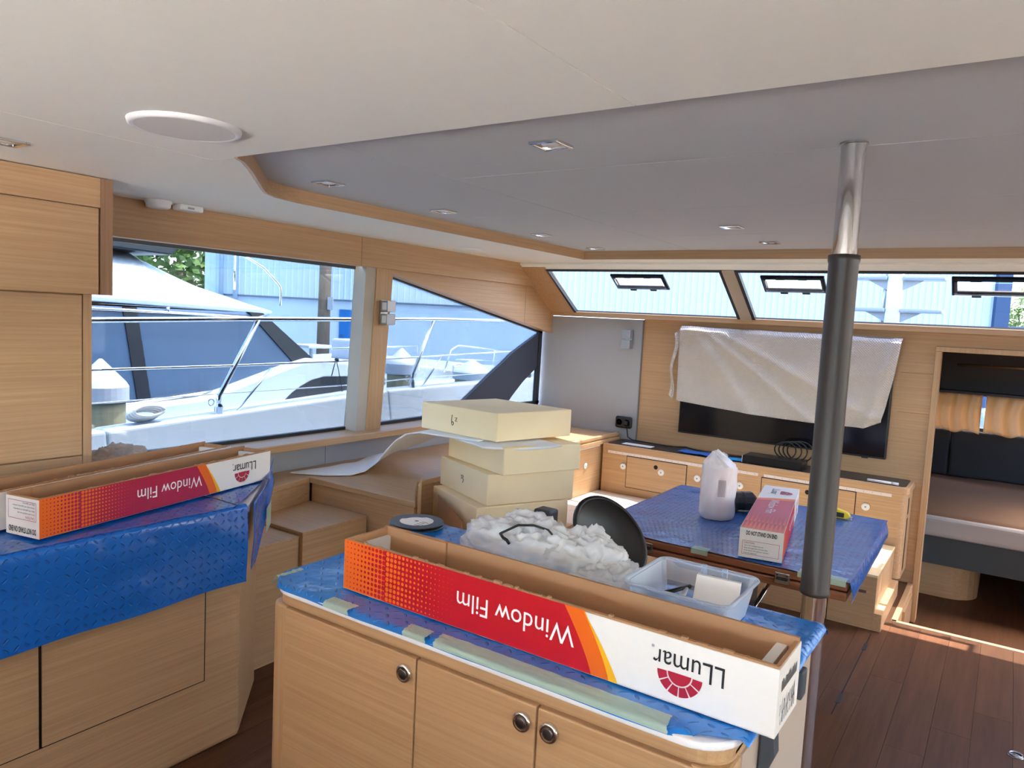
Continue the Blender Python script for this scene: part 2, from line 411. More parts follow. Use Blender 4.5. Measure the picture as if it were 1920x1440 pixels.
for k, (a, b, s1, s0) in enumerate(hatches):
    h = thing('window_hatch', ['black framed opening hatch in the windshield pane nearest the port corner', 'black framed opening hatch in the windshield beside the mullion, partly behind the pole', 'black framed opening hatch in the windshield above the cabin doorway'][k], 'hatch', tuple(wp((a+b)/2, s0)), 'opening hatches in the windshield')
    t = .03; ts = .055
    fr = MB(); wquad(fr, a, b, s0, s0+ts, -.002, .016); wquad(fr, a, b, s1-ts, s1, -.002, .016)
    wquad(fr, a, a+t, s0+ts, s1-ts, -.002, .016); wquad(fr, b-t, b, s0+ts, s1-ts, -.002, .016)
    make('hatch_frame', fr, BLACKFRAME, h, bevel=.004)
    make('hatch_glass', wquad(MB(), a+t, b-t, s0+ts, s1-ts, .022, .004), GL_CLEAR, h)
    for q in (a+.1, b-.16):
        make('hinge', wquad(MB(), q, q+.05, s0-.035, s0, -.004, .016), BLACK, h, bevel=.004)
        make('latch', wquad(MB(), q-.01, q+.05, s1-.085, s1-.05, -.008, .012), BLACK, h, bevel=.004)
struct(make('trim_3', wquad(MB(), -3.3, -3.047, -.02, 1.04, -.015, .05, -3.3, -3.03), WZ))
# white coving above the windshield
struct(make('trim_4', wquad(MB(), -3.3, 3.3, 1.0, 1.10, -.03, .06), WHITE_LINER))

# ---- port wall
wl = sroot('wall_left', (WX0, 0, 0))
HX = -3.24
hd = MB(); hd.prism([(HX, -2.2, 1.868), (HX, 3.16, 1.868), (HX, 3.16, 2.06), (HX, -2.2, 2.06)], (-.06, 0, 0)); make('header_board', hd, WY, wl)
hd = MB(); hd.prism([(HX, 3.163, 1.868), (HX, 5.2, 1.872), (HX, 5.0, 2.03), (HX, 5.0, 2.06), (HX, 3.163, 2.06)], (-.06, 0, 0)); make('header_board', hd, WY, wl)
w2t = lambda y: 1.838 + (y-3.47)*(1.506-1.838)/(5.36-3.47)
pp = MB(); pp.prism([(-3.27, 3.42, w2t(3.42)+.005), (-3.27, 5.0, w2t(5.0)+.005), (-3.27, 5.0, 1.88), (-3.27, 3.42, 1.88)], (-.08, 0, 0)); make('wood_panel', pp, WY, wl)
pp = MB(); pp.prism([(-3.27, 5.004, w2t(5.004)+.005), (-3.27, 5.28, w2t(5.28)+.005), (-3.27, BY, 1.5), (-3.27, BY, 1.69), (-3.27, 5.22, 1.88), (-3.27, 5.004, 1.88)], (-.08, 0, 0)); make('wood_panel', pp, WY, wl)
make('window_post', MB().prism([(-3.255, 3.262, .86), (-3.255, 3.385, .86), (-3.255, 3.455, 1.87), (-3.255, 3.31, 1.87)], (-.11, 0, 0)), WZ, wl, bevel=.003)
make('blind_jamb', MB().prism([(-3.262, 3.18, .86), (-3.262, 3.264, .86), (-3.262, 3.31, 1.87), (-3.262, 3.225, 1.87)], (-.1, 0, 0)), PALE_JAMB, wl)
make('lower_panel', MB().box(WX0-.05, WX0, 1.9, 2.96, .0, .83), GREY_WALL, wl)
make('lower_panel', MB().box(WX0-.05, WX0, 2.964, BY, .0, .83), GREY_WALL, wl)
make('lower_panel', MB().box(WX0-.05, WX0, -2.2, 1.897, .0, .83), GREY_WALL, wl)
make('outer_skin', MB().box(-3.42, -3.34, -2.2, 6.2, .0, .868).box(-3.42, -3.34, -2.2, .7, .868, 2.06), WHITE_GEL, wl)
make('window_sill', MB().box(-3.36, -3.17, -2.2, BY, .83, .872), WY, wl, bevel=.006)
GX = -3.36
w1 = sroot('window_4', (GX, 2, .87))
make('glass_pane', MB().prism([(GX, .7, .868), (GX, 3.20, .868), (GX, 3.265, 1.875), (GX, .7, 1.875)], (-.008, 0, 0)), GL_SIDE, w1)
fr = MB(); GF = -3.352; th = (-.03, 0, 0)
fr.prism([(GF, .7, .868), (GF, 3.22, .868), (GF, 3.22, .89), (GF, .7, .89)], th)
fr.prism([(GF, .7, 1.858), (GF, 3.27, 1.853), (GF, 3.27, 1.9), (GF, .7, 1.9)], th)
fr.prism([(GF, 3.196, .868), (GF, 3.226, .868), (GF, 3.29, 1.88), (GF, 3.258, 1.88)], th)
make('window_frame', fr, BLACKFRAME, w1)
w2 = sroot('window_5', (GX, 4.4, .87))
make('glass_pane', MB().prism([(GX, 3.40, .868), (GX, 5.42, .868), (GX, 5.42, 1.49), (GX, 3.46, 1.85)], (-.008, 0, 0)), GL_SIDE, w2)
fr = MB()
def strip(a, b, wv):
    a = Vector((GF, *a)); b = Vector((GF, *b)); wv = Vector((0, *wv)); fr.prism([a, b, b+wv, a+wv], th)
strip((3.44, 1.842), (5.42, 1.488), (0, .03)); strip((3.4, .868), (5.42, .89), (0, .022)); strip((5.36, .868), (5.37, 1.51), (.05, 0)); strip((3.42, .868), (3.49, 1.85), (.018, 0))
make('window_frame', fr, BLACKFRAME, w2)
arc = [(4.22, .9), (4.41, 1.005), (4.55, 1.085), (4.70, 1.172), (4.85, 1.25), (4.98, 1.325), (5.15, 1.40), (5.33, 1.476), (5.41, 1.5), (5.41, 1.24), (5.35, 1.192), (5.16, 1.087), (5.0, .97), (4.92, .9)]
make('dark_band', MB().prism([(GX+.004, a, b) for a, b in arc], (-.03, 0, 0)), mat('dark_band_paint', (52, 60, 74), .4), w2)

# ---- ceiling
ce = sroot('ceiling', (0, 1.5, ZW))
curve = [(-1.985, 1.40), (-2.02, 1.45), (-2.112, 1.543), (-2.262, 1.682), (-2.40, 1.81), (-2.47, 1.88), (-2.52, 1.97), (-2.545, 2.1), (-2.545, 3.0), (-2.545, 4.60)]
def plate(name, pts, z, th, mt, par=ce):
    return make(name, MB().prism([(a, b, z) for a, b in pts], (0, 0, th)), mt, par)
g = .0015
plate('headliner_panel', [(-.675+g, -2.2), (3.3, -2.2), (3.3, 1.40), (-.675+g, 1.40)], ZW, .05, WHITE_LINER)
plate('headliner_panel', [(-2.09+g, -2.2), (-.675-g, -2.2), (-.675-g, 1.40), (-1.985, 1.40), (-2.09+g, 1.40)], ZW, .05, WHITE_LINER)
plate('headliner_panel', [(-3.42, -2.2), (-2.09-g, -2.2), (-2.09-g, 1.40), (-1.99, 1.4025)] + curve[1:] + [(-2.545, 4.62), (-2.6, 5.02), (-3.42, 5.02)], ZW, .05, WHITE_LINER)
plate('headliner_panel', [(-2.545, 4.605), (2.3, 4.605), (3.3, 4.605), (3.3, 5.02), (-2.6, 5.02)], ZW, .05, WHITE_LINER)
plate('headliner_panel', [(2.3, 1.403), (3.3, 1.403), (3.3, 4.60), (2.3, 4.60)], ZW, .05, WHITE_LINER)
plate('seam_backing', [(-3.4, -2.2), (3.3, -2.2), (3.3, 5.1), (-3.4, 5.1)], ZG+.03, .03, mat('seam_shadow', (140, 134, 124), .9))
gl_ = []
# grey tray panels
plate('tray_panel', [(-1.75-g, 1.40), (-1.99, 1.40)] + curve[1:8] + [(-2.545, 2.98-g), (-1.75-g, 2.98-g)], ZG, .03, GREY_LINER)
plate('tray_panel', [(-2.56, 2.98+g), (-1.75-g, 2.98+g), (-1.75-g, 4.62), (-2.56, 4.62)], ZG, .03, GREY_LINER)
for a, b in ((1.39, 2.14), (2.14, 2.995), (2.995, 3.875), (3.875, 4.62)):
    plate('tray_panel', [(-1.75+g, a+g), (2.35, a+g), (2.35, b-g), (-1.75+g, b-g)], ZG, .03, GREY_LINER)
# wood lip round the tray
mb = MB(); cur = [(-1.985, 1.40)] + curve[1:] ; inn = []
for k, (a, b) in enumerate(cur):
    t = Vector((cur[min(k+1, len(cur)-1)][0]-cur[max(k-1, 0)][0], cur[min(k+1, len(cur)-1)][1]-cur[max(k-1, 0)][1])).normalized()
    inn.append((a+t.y*.012, b-t.x*.012))
for k in range(len(cur)-1):
    q = [(*cur[k], ZW-.002), (*inn[k], ZW-.002), (*inn[k+1], ZW-.002), (*cur[k+1], ZW-.002)]
    mb.prism(q, (0, 0, ZG-ZW+.004))
make('tray_lip', mb, WY, ce)
make('tray_lip', MB().box(-2.55, 2.3, 4.592, 4.605, ZW-.002, ZG+.002), WX, ce)

# ---- hidden sides of the saloon: starboard wall with windows, aft opening to the cockpit
wr = sroot('wall_right', (3.3, 0, 0))
make('wall_panel', MB().box(3.3, 3.4, -2.2, 5.6, -.05, .88).box(3.3, 3.4, -2.2, 5.6, 1.88, 2.1).box(3.3, 3.4, 3.2, 3.4, .88, 1.88).box(3.3, 3.4, -2.2, -.9, .88, 1.88).box(3.3, 3.4, 5.2, 5.6, .88, 1.88), WY, wr)
make('glass_pane', MB().box(3.34, 3.348, -.9, 5.2, .88, 1.88), glass('starboard_glass', (.55, .55, .55), .03), wr)
wb = sroot('wall_back', (0, -2.2, 0))
make('wall_panel', MB().box(-3.4, -2.3, -2.3, -2.2, -.05, 2.1).box(1.6, 3.4, -2.3, -2.2, -.05, 2.1).box(-2.3, 1.6, -2.3, -2.2, 1.98, 2.1).box(-.9, 1.6, -2.3, -2.2, -.05, .95), WZ, wb)  # low part under the opening added to cut daylight on the galley front
struct(make('floor_cockpit', MB().box(-3.4, 3.4, -8, -2.3, -.1, -.03), mat('cockpit_sole', (250, 242, 228), .6)))
struct(make('floor_bounce_slab', MB().box(3.9, 14, -14, 16, -.6, -.45), mat('bounce_slab_pale', (240, 230, 214), .8)))  # added unseen slab that bounces warm sunlight up to the ceiling
struct(make('wall_light_blocker', MB().box(-2.26, .05, -.8, -.7, 0, 1.3), WX))  # added unseen panel shading the galley front from aft daylight
struct(make('roof_sky_blocker', MB().box(-3.4, 3.4, -4.3, -2.32, 2.12, 2.2), WHITE_GEL))  # added unseen cover holding high sky light off the aft opening
struct(make('roof_deck', MB().box(-3.5, 3.45, -2.25, 4.98, 2.16, 2.24), WHITE_GEL))

# ================================================================== FORWARD CABIN through the doorway
struct(make('floor_cabin', MB().box(-.6, 2.2, 4.662, 7.95, -.32, -.26), WALNUT))
cw = sroot('wall_cabin', (.5, 7.9, 0))
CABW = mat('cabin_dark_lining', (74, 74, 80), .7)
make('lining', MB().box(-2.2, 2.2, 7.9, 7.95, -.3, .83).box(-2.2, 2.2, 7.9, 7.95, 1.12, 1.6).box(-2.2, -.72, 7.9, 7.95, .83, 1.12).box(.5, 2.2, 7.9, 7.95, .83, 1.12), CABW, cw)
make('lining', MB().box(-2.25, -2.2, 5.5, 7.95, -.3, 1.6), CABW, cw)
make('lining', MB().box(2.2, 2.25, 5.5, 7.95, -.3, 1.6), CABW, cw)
make('lining', MB().box(-2.25, .9, 5.5, 7.95, 1.58, 1.62).box(1.7, 2.25, 5.5, 7.95, 1.58, 1.62).box(.9, 1.7, 5.5, 6.2, 1.58, 1.62).box(.9, 1.7, 7.0, 7.95, 1.58, 1.62), CABW, cw)  # roof opening out of view added to let daylight into the cabin
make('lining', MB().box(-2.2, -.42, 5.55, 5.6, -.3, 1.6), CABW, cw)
b = thing('bed', 'cabin bed with brown cover and pale mattress seen through the doorway', 'bed', (.3, 6.8, -.26))
make('mattress', MB().box(-2.1, 2.1, 5.95, 7.88, .22, .36), mat('pale_sheet', (180, 172, 168), .8), b, bevel=.03, seg=3)
make('bed_cover', MB().grid(lambda u, v: (-2.1+4.2*u, 5.98+1.9*v, .368+.012*noise.noise((u*9, v*5, 1))+(-.045*(1-v/.02) if v < .02 else 0)), 60, 40), BROWNBLANKET, b, smooth=True, solid=.012)
make('bed_frame', MB().box(-2.1, 2.1, 5.98, 7.88, .02, .22), mat('grey_bedbase', (66, 70, 72), .8), b)
make('bed_pedestal', MB().prism([(a, c, -.26) for a, c in rrect(-1.2, -.06, 6.15, 7.8, .2, 6)], (0, 0, .28)), WX, b)
hb = thing('headboard', 'charcoal upholstered headboard panels behind the cabin bed', 'headboard', (.2, 7.85, .38))
for k in range(5):
    make('headboard_pad', MB().box(-2.0+.8*k, -1.21+.8*k, 7.8, 7.9, .38, .80), DARKFAB, hb, bevel=.02)
make('shelf_board', MB().box(-2.1, 2.1, 7.7, 7.9, 1.14, 1.16), CABW, hb)
for k, (a, bq) in enumerate(((-.75, -.19), (-.16, .5))):
    def cf(u, v, a=a, bq=bq): return (a+(bq-a)*u, 7.74+.022*math.sin(u*34+1.5*math.sin(v*3))+.008*noise.noise((u*8, v*6, k)), 1.14-.34*v+.012*math.sin(u*17)*v)
    c = tag(make('curtain', MB().grid(cf, 70, 14), CURTAIN, smooth=True, solid=.004), ['tan gathered curtain at the left of the cabin window', 'tan gathered curtain at the right of the cabin window'][k], 'curtain', 'curtains in the forward cabin')
tag(make('grab_rail', MB().tube([(-.4, 7.6, 1.40), (.6, 7.6, 1.40)], .012).tube([(-.15, 7.6, 1.40), (-.15, 7.89, 1.40)], .01).tube([(.5, 7.6, 1.4), (.5, 7.89, 1.4)], .01), mat('rail_bronze', (150, 120, 90), .4, .6), smooth=True), 'thin rail fixed high on the dark cabin wall', 'rail')
struct(make('window_6', MB().box(-.72, .5, 7.92, 7.928, .83, 1.12), GL_CLEAR))

# ================================================================== GALLEY (port side)
GC = .885
cab = thing('tall_cabinet', 'tall pale oak cabinet with flush doors standing at the left edge', 'cabinet', (-3.0, .7, GC))
make('carcass', MB().box(-3.3, -2.885, -.6, 1.425, GC, 1.615).box(-3.22, -2.84, -.6, 1.435, 1.615, 2.035), WY, cab)
make('end_panel', MB().box(-3.22, -2.82, 1.435, 1.478, 1.612, 2.036), wood('oak_dark_edge', 2, (140, 104, 78), (166, 128, 96)), cab)
make('end_panel', MB().box(-3.3, -2.868, 1.395, 1.426, GC, 1.612), WZ, cab)
make('fascia', MB().box(-2.845, -2.822, -.6, 1.434, 1.93, 2.036), WY, cab)
make('door', MB().box(-2.845, -2.822, -.6, 1.428, 1.612, 1.926), WY, cab, bevel=.0015)
make('door', MB().box(-2.89, -2.868, -.6, 1.391, 1.01, 1.608), WY, cab, bevel=.0015)
make('door', MB().box(-2.89, -2.868, -.6, 1.391, GC, 1.005), WY, cab, bevel=.0015)

gal = thing('galley_counter', 'oak galley counter under the blue film at the left', 'counter', (-2.7, .6, 0))
foot = [(-2.27, -1.2), (-2.27, 1.66), (-2.56, 1.95), (-3.165, 1.95), (-3.165, -1.2)]
make('carcass', MB().prism([(a, c, 0) for a, c in foot], (0, 0, GC-.035)), WY, gal, bevel=.012)
make('worktop', MB().prism([(a, c, GC-.035) for a, c in [(-2.245, -1.2), (-2.245, 1.675), (-2.55, 1.98), (-3.165, 1.98), (-3.165, -1.2)]], (0, 0, .032)), WHITE_GEL, gal, bevel=.008)
for y0, y1 in ((.985, 1.515), (.40, .979)):
    d = make('drawer_front', MB().box(-2.275, -2.2635, y0, y1-.003, .272, .84), WY, gal, bevel=.0008)
    make('shadow_gap', MB().box(-2.275, -2.2675, y0-.005, y1+.003, .267, .843), DARKGAP, d)

# blue film over the galley counter
fs = thing('protective_film', 'blue diamond plate film draped over the galley counter front', 'film', (-2.5, .6, .6))
def gtop(u, v):
    y = -1.0+2.62*v
    x = -2.865+.63*u
    z = GC+.004+.003*noise.noise((x*9, y*7, 0))
    return (x, y, z)
f = MB(); f.grid(gtop, 30, 80, .66, 2.6)
make('top_sheet', f, FILM, fs, smooth=True)
def gfront(u, v):
    y = -1.0+2.655*u; z0 = GC+.004; zb = .602+.012*noise.noise((y*3, 5, 0))
    x = -2.235; 
    if v < .12: 
        a = v/.12*math.pi/2; return (-2.245+.014*math.sin(a)*1.2, y, z0-.014*(1-math.cos(a))+.003*noise.noise((y*30, 1, 0)))
    t = (v-.12)/.88
    return (x+.008+.006*noise.noise((y*4, t*3, 2)), y, z0-.014+(zb-z0+.014)*t)
make('front_sheet', MB().grid(gfront, 100, 24, 2.655, .3), FILM, fs, smooth=True)
# end flap, folded round the chamfered corner and hanging to a point
def gflap(u, v):
    a = Vector((-2.236, 1.665, 0)); c = Vector((-2.56, 2.0, 0)); p = a.lerp(c, u)
    z0 = GC+.006+.075*max(0, (u-.55)/.45)**1.3; zb = [.66, .60, .66, .76, .84][0] if False else .62+.02*0
    zb = .64 if u < .18 else .64+(u-.18)/.82*.22
    z = z0+(zb-z0)*v
    return (p.x+.012+.01*math.sin(v*5+u*3)*v, p.y+.012, z)
make('end_flap', MB().grid(gflap, 24, 24, .44, .28), FILM, fs, smooth=True, solid=.001)
def gcorner(u, v):
    x0 = -2.865; x1 = -2.236-.325*v
    return (x0+(x1-x0)*u, 1.62+.38*v, GC+.006+.003*noise.noise((u*9, v*9, 3)))
make('corner_sheet', MB().grid(gcorner, 20, 12, .6, .36), FILM, fs, smooth=True)
make('tape_strip', MB().grid(lambda u, v: (-2.40-.1*u, 1.87+.1*u, .80-.1*v), 2, 6), TAPE, fs)

# ---- film boxes
BL, BW, BH = .985, .14, .118
def film_box(name, label, base, rz, open_top=True, ink=RED, flip=True, group='window film boxes', L=BL, W=BW):
    r = thing(name, label, 'box', base, group); r['_base'] = (0, 0, 0); r.rotation_euler = (0, 0, rz)
    H = BH
    o = MB(); t = .002
    o.box(0, L, 0, t, 0, H-.004); o.box(0, L, W-t, W, 0, H-.004); o.box(0, t, t, W-t, 0, H-.004); o.box(L-t, L, t, W-t, 0, H-.004); o.box(0, L, 0, W, 0, t)
    if not open_top: o.box(0, L, 0, W, H-.004, H)
    make('carton', o, CARDWHITE, r)
    if open_top:
        li = MB(); q = .009
        li.box(t, L-t, t, q, t, H); li.box(t, L-t, W-q, W-t, t, H+.004); li.box(t, q, q, W-q, t, H); li.box(L-q, L-t, q, W-q, t, H-.002); li.box(t, L-t, t, W-t, t, .006)
        make('kraft_liner', li, KRAFT, r)
        make('folded_flap', MB().box(.07, .20, W-q-.006, W-q, H-.06, H+.003), KRAFT, r)
        make('end_cap', MB().box(q, q+.012, q, W-q, .01, H-.018), WHITE_PLASTIC, r)
        make('end_cap', MB().box(L-q-.03, L-q-.012, q, W-q, .01, H-.014), WHITE_PLASTIC, r)
        # torn upper rim: short ragged tabs
        rg = MB(); random.seed(len(label))
        for k in range(26):
            x = random.uniform(.02, L-.03); rg.box(x, x+random.uniform(.004, .02), t*.2, q*.8, H-.001, H+random.uniform(.001, .005))
        make('torn_edge', rg, KRAFT, r)['kind'] = 'stuff'
    return r
def side_print(r, y, L, H, ink, flip, face=-1, top=False, W=BW):
    """printed artwork on one long face of a carton; s = along, t = up"""
    e = .0006
    def P(s, t, k=1):
        if top: return (s, t*W/H, H+e*k)
        return (s if face < 0 else L-s, y+face*e*k, t)
    def arcx(t): # left edge of the orange swoosh
        return .655-.064*(t/.118)**1.25
    n = 12; ts = [H*.985*i/n+.001 for i in range(n+1)]
    def poly(name, left, right, mt, k):
        mb = MB(); mb.add([P(left(t), t, k) for t in ts]+[P(right(t), t, k) for t in ts], [(i, n+1+i, n+2+i, i+1) for i in range(n)])
        return make(name, mb, mt, r)
    sc_ = L/.985
    poly('ink_panel', lambda t: .13*sc_, lambda t: arcx(t)*sc_, ink, 1)
    poly('halftone_ground', lambda t: .001, lambda t: .13*sc_, ORANGE, 1)
    poly('orange_swoosh', lambda t: arcx(t)*sc_, lambda t: (arcx(t)+.038+.004*t/.118)*sc_, ORANGE, 1)
    poly('yellow_swoosh', lambda t: (arcx(t)+.036+.004*t/.118)*sc_, lambda t: (arcx(t)+.036+.014*(1-t/.118)+.004)*sc_, YELLOWP, 1.6)
    d1 = MB(); d2 = MB(); st = .0115
    for i in range(28):
        for j in range(10):
            s = (.012+i*st)*sc_; t = .008+j*st+(.5*st if i % 2 else 0)*0
            if t > H-.004: continue
            rad = .0055*max(.12, 1-abs(s/sc_-.13)/(.20 if s/sc_ > .13 else .16))
            tgt = d2 if s/sc_ < .13 else d1
            q = 8; tgt.add([P(s+rad*math.cos(2*math.pi*k/q), t+rad*math.sin(2*math.pi*k/q), 2) for k in range(q)], [tuple(range(q))])
    make('halftone_dots', d1, ORANGE, r); make('halftone_dots', d2, ink, r)
    sg = -1 if flip else 1
    ux = Vector(P(1, 0))-Vector(P(0, 0)); ux.normalize(); vz = Vector(P(0, .1))-Vector(P(0, 0)); vz.normalize()
    make('film_lettering', text_mb('Window Film', .056, P(.475*sc_, .062, 2), ux*sg, vz*sg, xs=.92), PRINTWHITE, r)
    zt, zs = (.074, .056) if flip else (.044, .062)
    make('brand_lettering', text_mb('LLumar', .050, P(.838*sc_, zt, 2), ux*sg, vz*sg, xs=.84), PRINTBLACK, r)
    make('registered_mark', MB().add([P(.772*sc_+.003*math.cos(k*.785), (.092 if flip else .026)+.003*math.sin(k*.785), 2) for k in range(8)], [tuple(range(8))]), GREY_WALL, r)
    # half sun emblem: core plus seven rays
    c = (.823*sc_, zs); em = MB(); q = 14
    def hp(rad, a): return P(c[0]+rad*math.cos(a), c[1]+sg*rad*math.sin(a), 2)
    em.add([hp(.021, math.pi*k/q) for k in range(q+1)], [tuple(range(q+1))])
    for k in range(6):
        a0 = math.pi*k/6+.035; a1 = math.pi*(k+1)/6-.035
        aa = [a0+(a1-a0)*i/4 for i in range(5)]
        em.add([hp(.0235, a+.12*0) for a in aa]+[hp(.0405, a+.0) for a in aa[::-1]], [tuple(range(10))])
    make('sun_emblem', em, CRIMSON, r)
def end_print(r, x, face, W, H, flip):
    e = .0006; ux = Vector((0, -face*-1, 0)); 
    ux = Vector((0, -1, 0)) if face < 0 else Vector((0, 1, 0))
    vz = Vector((0, 0, 1)); sg = -1 if flip else 1
    def P(s, t): # s 0..1 across, t 0..1 up, as read
        yy = s-.5; tt = t-.5
        return Vector((x+face*e, W/2, H/2)) + ux*(yy*W*sg) + vz*(tt*H*sg)
    make('end_lettering', text_mb('DO NOT STAND ON END', .023, P(.5, .84), ux*sg, vz*sg, xs=.43, bold=.0007), PRINTBLACK, r)
    bd = MB()
    def seg(a, b, w_=.0006):
        a = P(*a); b = P(*b); d = (b-a).normalized(); nrm = d.cross(Vector((1, 0, 0)))*w_; bd.add([a-nrm, b-nrm, b+nrm, a+nrm], [(0, 1, 2, 3)])
    for a, b in (((.08, .12), (.92, .12)), ((.92, .12), (.92, .58)), ((.92, .58), (.08, .58)), ((.08, .58), (.08, .12))): seg(a, b)
    make('caution_border', bd, CRIMSON, r)
    make('caution_lettering', text_mb('CAUTION:', .0105, P(.12, .51), ux*sg, vz*sg, align='LEFT', xs=.8), CRIMSON, r)
    fine = ['Use in well ventilated area only', 'Apply with application of window films', 'Avoid contact with application solutions', 'Keep and registration']
    for k, tx in enumerate(fine):
        make('caution_lettering', text_mb(tx, .0072, P(.12, .42-.085*k), ux*sg, vz*sg, align='LEFT', xs=.8), PRINTBLACK, r)

IZ = .95
b1 = film_box('window_film_box', 'long open carton lying on the island, red print and lettering upside down', (-1.244, 1.19, IZ+.006), math.radians(-.4))
side_print(b1, 0, BL, BH, RED, True)
make('barcode_print', MB().add([(BL+.0006, .02, .02), (BL+.0006, .11, .02), (BL+.0006, .11, .055), (BL+.0006, .02, .055)], [(0, 1, 2, 3)]), PRINTBLACK, b1) if False else None
bars = MB(); random.seed(3)
for k in range(16):
    y = .02+k*.0062; z = .012 if k % 2 else .03; bars.add([(BL+.0006, y, z), (BL+.0006, y+random.uniform(.001, .004), z), (BL+.0006, y+random.uniform(.001, .004), z+random.uniform(.01, .03)), (BL+.0006, y, z+.02)], [(0, 1, 2, 3)])
    y = .02+k*.0062; z = .07; bars.add([(BL+.0006, y, z), (BL+.0006, y+.003, z), (BL+.0006, y+.003, z+random.uniform(.005, .025)), (BL+.0006, y, z+.02)], [(0, 1, 2, 3)])
make('end_print', bars, PRINTBLACK, b1)
a2 = math.atan2(1.918-.995, -2.476+2.278)
b2 = film_box('window_film_box', 'open carton on the blue galley counter, crimson print facing the room', (-2.278, .985, GC+.012), a2)
side_print(b2, 0, BL, BH, RED_RELIT, True); end_print(b2, 0, -1, BW, BH, True)
b3 = film_box('window_film_box', 'empty open carton behind the crimson printed carton, against the window', (-2.44, .93, GC+.012), a2+.02)
TZ = .70
b4 = film_box('window_film_box', 'closed carton lying on the blue table beside the pole', (-.672, 2.945, TZ+.006), math.radians(99.5), open_top=False, L=.92, W=.165)
side_print(b4, 0, .92, BH, RED, True)
side_print(b4, 0, .92, BH, RED, True, top=True, W=.165)
end_print(b4, 0, -1, .165, BH, False)

# ================================================================== ISLAND
IX0, IX1, IY0, IY1 = -1.405, -.315, 1.115, 1.745
isl = thing('kitchen_island', 'oak island cabinet in the foreground with three doors and round steel pulls', 'island', (-.87, 1.43, 0))
make('carcass', MB().prism([(a, c, 0) for a, c in rrect(IX0, IX1, IY0+.012, IY1, .05, 6)], (0, 0, IZ-.032)), WX, isl)
make('corner_post', MB().prism([(a, c, .0) for a, c in rrect(IX0-.006, IX0+.055, IY0+.0, IY0+.08, .03, 5, (0, 0, 1, 0))], (0, 0, .905)), WZ, isl, bevel=.006)
make('corner_post', MB().prism([(a, c, .0) for a, c in rrect(IX1-.055, IX1+.006, IY0+.0, IY0+.08, .03, 5, (0, 0, 0, 1))], (0, 0, .905)), WZ, isl, bevel=.006)
make('end_panel', MB().box(IX1-.004, IX1+.004, IY0+.09, IY1-.04, .05, .9), mat('greige_panel', (190, 172, 154), .5), isl)
make('top_rail', MB().prism([(a, c, .908) for a, c in rrect(IX0, IX1, IY0, IY1, .06, 6)], (0, 0, .027)), WX, isl, bevel=.004)
make('worktop', MB().prism([(a, c, IZ-.015) for a, c in rrect(IX0-.01, IX1+.012, IY0-.012, IY1+.01, .08, 7)], (0, 0, .014)), WHITE_GEL, isl, bevel=.005, seg=3)
for a, c in ((-1.352, -.948), (-.944, -.658), (-.654, -.362)):
    d = make('door', MB().box(a, c, IY0-.004, IY0+.014, .06, .902), WX, isl, bevel=.003)
    kx = c-.026 if c < -.5 else a+.028
    kb = MB(); kb.lathe((kx, IY0-.004, .866), [(.0, .0), (.0185, 0), (.0195, .004), (.019, .008), (.0145, .0105), (.0125, .009), (.0, .009)], 28, (0, -1, 0), cap=False)
    make('pull_ring', kb, CHROME, d, smooth=True)
    make('pull_button', MB().lathe((kx, IY0-.0125, .866), [(.0, .003), (.008, .0028), (.0122, .0005), (.0125, -.002)], 24, (0, -1, 0), cap=False), mat('gunmetal', (92, 84, 82), .3, .8) if 'gunmetal' not in MATS else MATS['gunmetal'], d, smooth=True)
def lever():
    mb = MB(); mb.prism([(IX1+.006, 1.30, .905), (IX1+.03, 1.30, .905), (IX1+.034, 1.30, .86), (IX1+.012, 1.30, .80), (IX1+.006, 1.30, .80)], (0, .03, 0)); return mb
make('latch_lever', lever(), mat('grey_plastic', (70, 76, 84), .4), isl, bevel=.005)
make('latch_lever', MB().box(IX1+.004, IX1+.016, 1.58, 1.62, .84, .90), MATS['grey_plastic'], isl, bevel=.004)

ff = thing('protective_film', 'blue diamond plate film taped over the island worktop', 'film', (-.87, 1.43, IZ))
def itop(u, v):
    x = IX0-.02+(IX1-IX0+.045)*u; y = IY0-.014+(IY1-IY0+.036)*v
    # near edge is ragged and lifts, leaving the worktop corner bare on the right
    if v < .3: y += (1-v/.3)*(.003+.006*noise.noise((x*5, 2, 0))+(.05*max(0, (u-.9)/.1)))
    z = IZ+.0015+.0022*(1+noise.noise((x*8, y*8, 0)))
    wr = .006*max(0, 1-abs(v-.78+.25*u)/.05)*max(0, 1-u/.25); z += wr
    if u < .03: z += .004*(1-u/.03); 
    if v > .98 and u > .3: z -= .02*(v-.98)/.02
    if u > .992: z -= .012*(u-.992)/.008
    if v < .02 and u < .93: z -= .007*(1-v/.02); y -= .003*(1-v/.02)
    if v < .12: x += .055*(1-v/.12)**2*max(0, 1-u/.2)
    return (x, y, z)
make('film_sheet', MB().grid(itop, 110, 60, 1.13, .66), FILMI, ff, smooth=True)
def tapepiece(x0, x1, drop, par, jag=0, back=.03, y0=IY0):
    def fn(u, v):
        x = x0+(x1-x0)*u+.004*noise.noise((v*6, u*3, x0)); s = v*(back+drop)
        if s < back: return (x+jag*v, y0-.012+back-s, IZ+.0085+.0015*noise.noise((u*20, v*9, x0)))
        return (x+jag*v, y0-.0145, IZ+.008-(s-back))
    return make('tape_strip', MB().grid(fn, 40, 12), TAPE, par, smooth=True)
tapepiece(-1.213, -1.135, .012, ff); tapepiece(-.985, -.925, .010, ff, .008, .035); tapepiece(-.905, -.415, .010, ff, .01, .04)
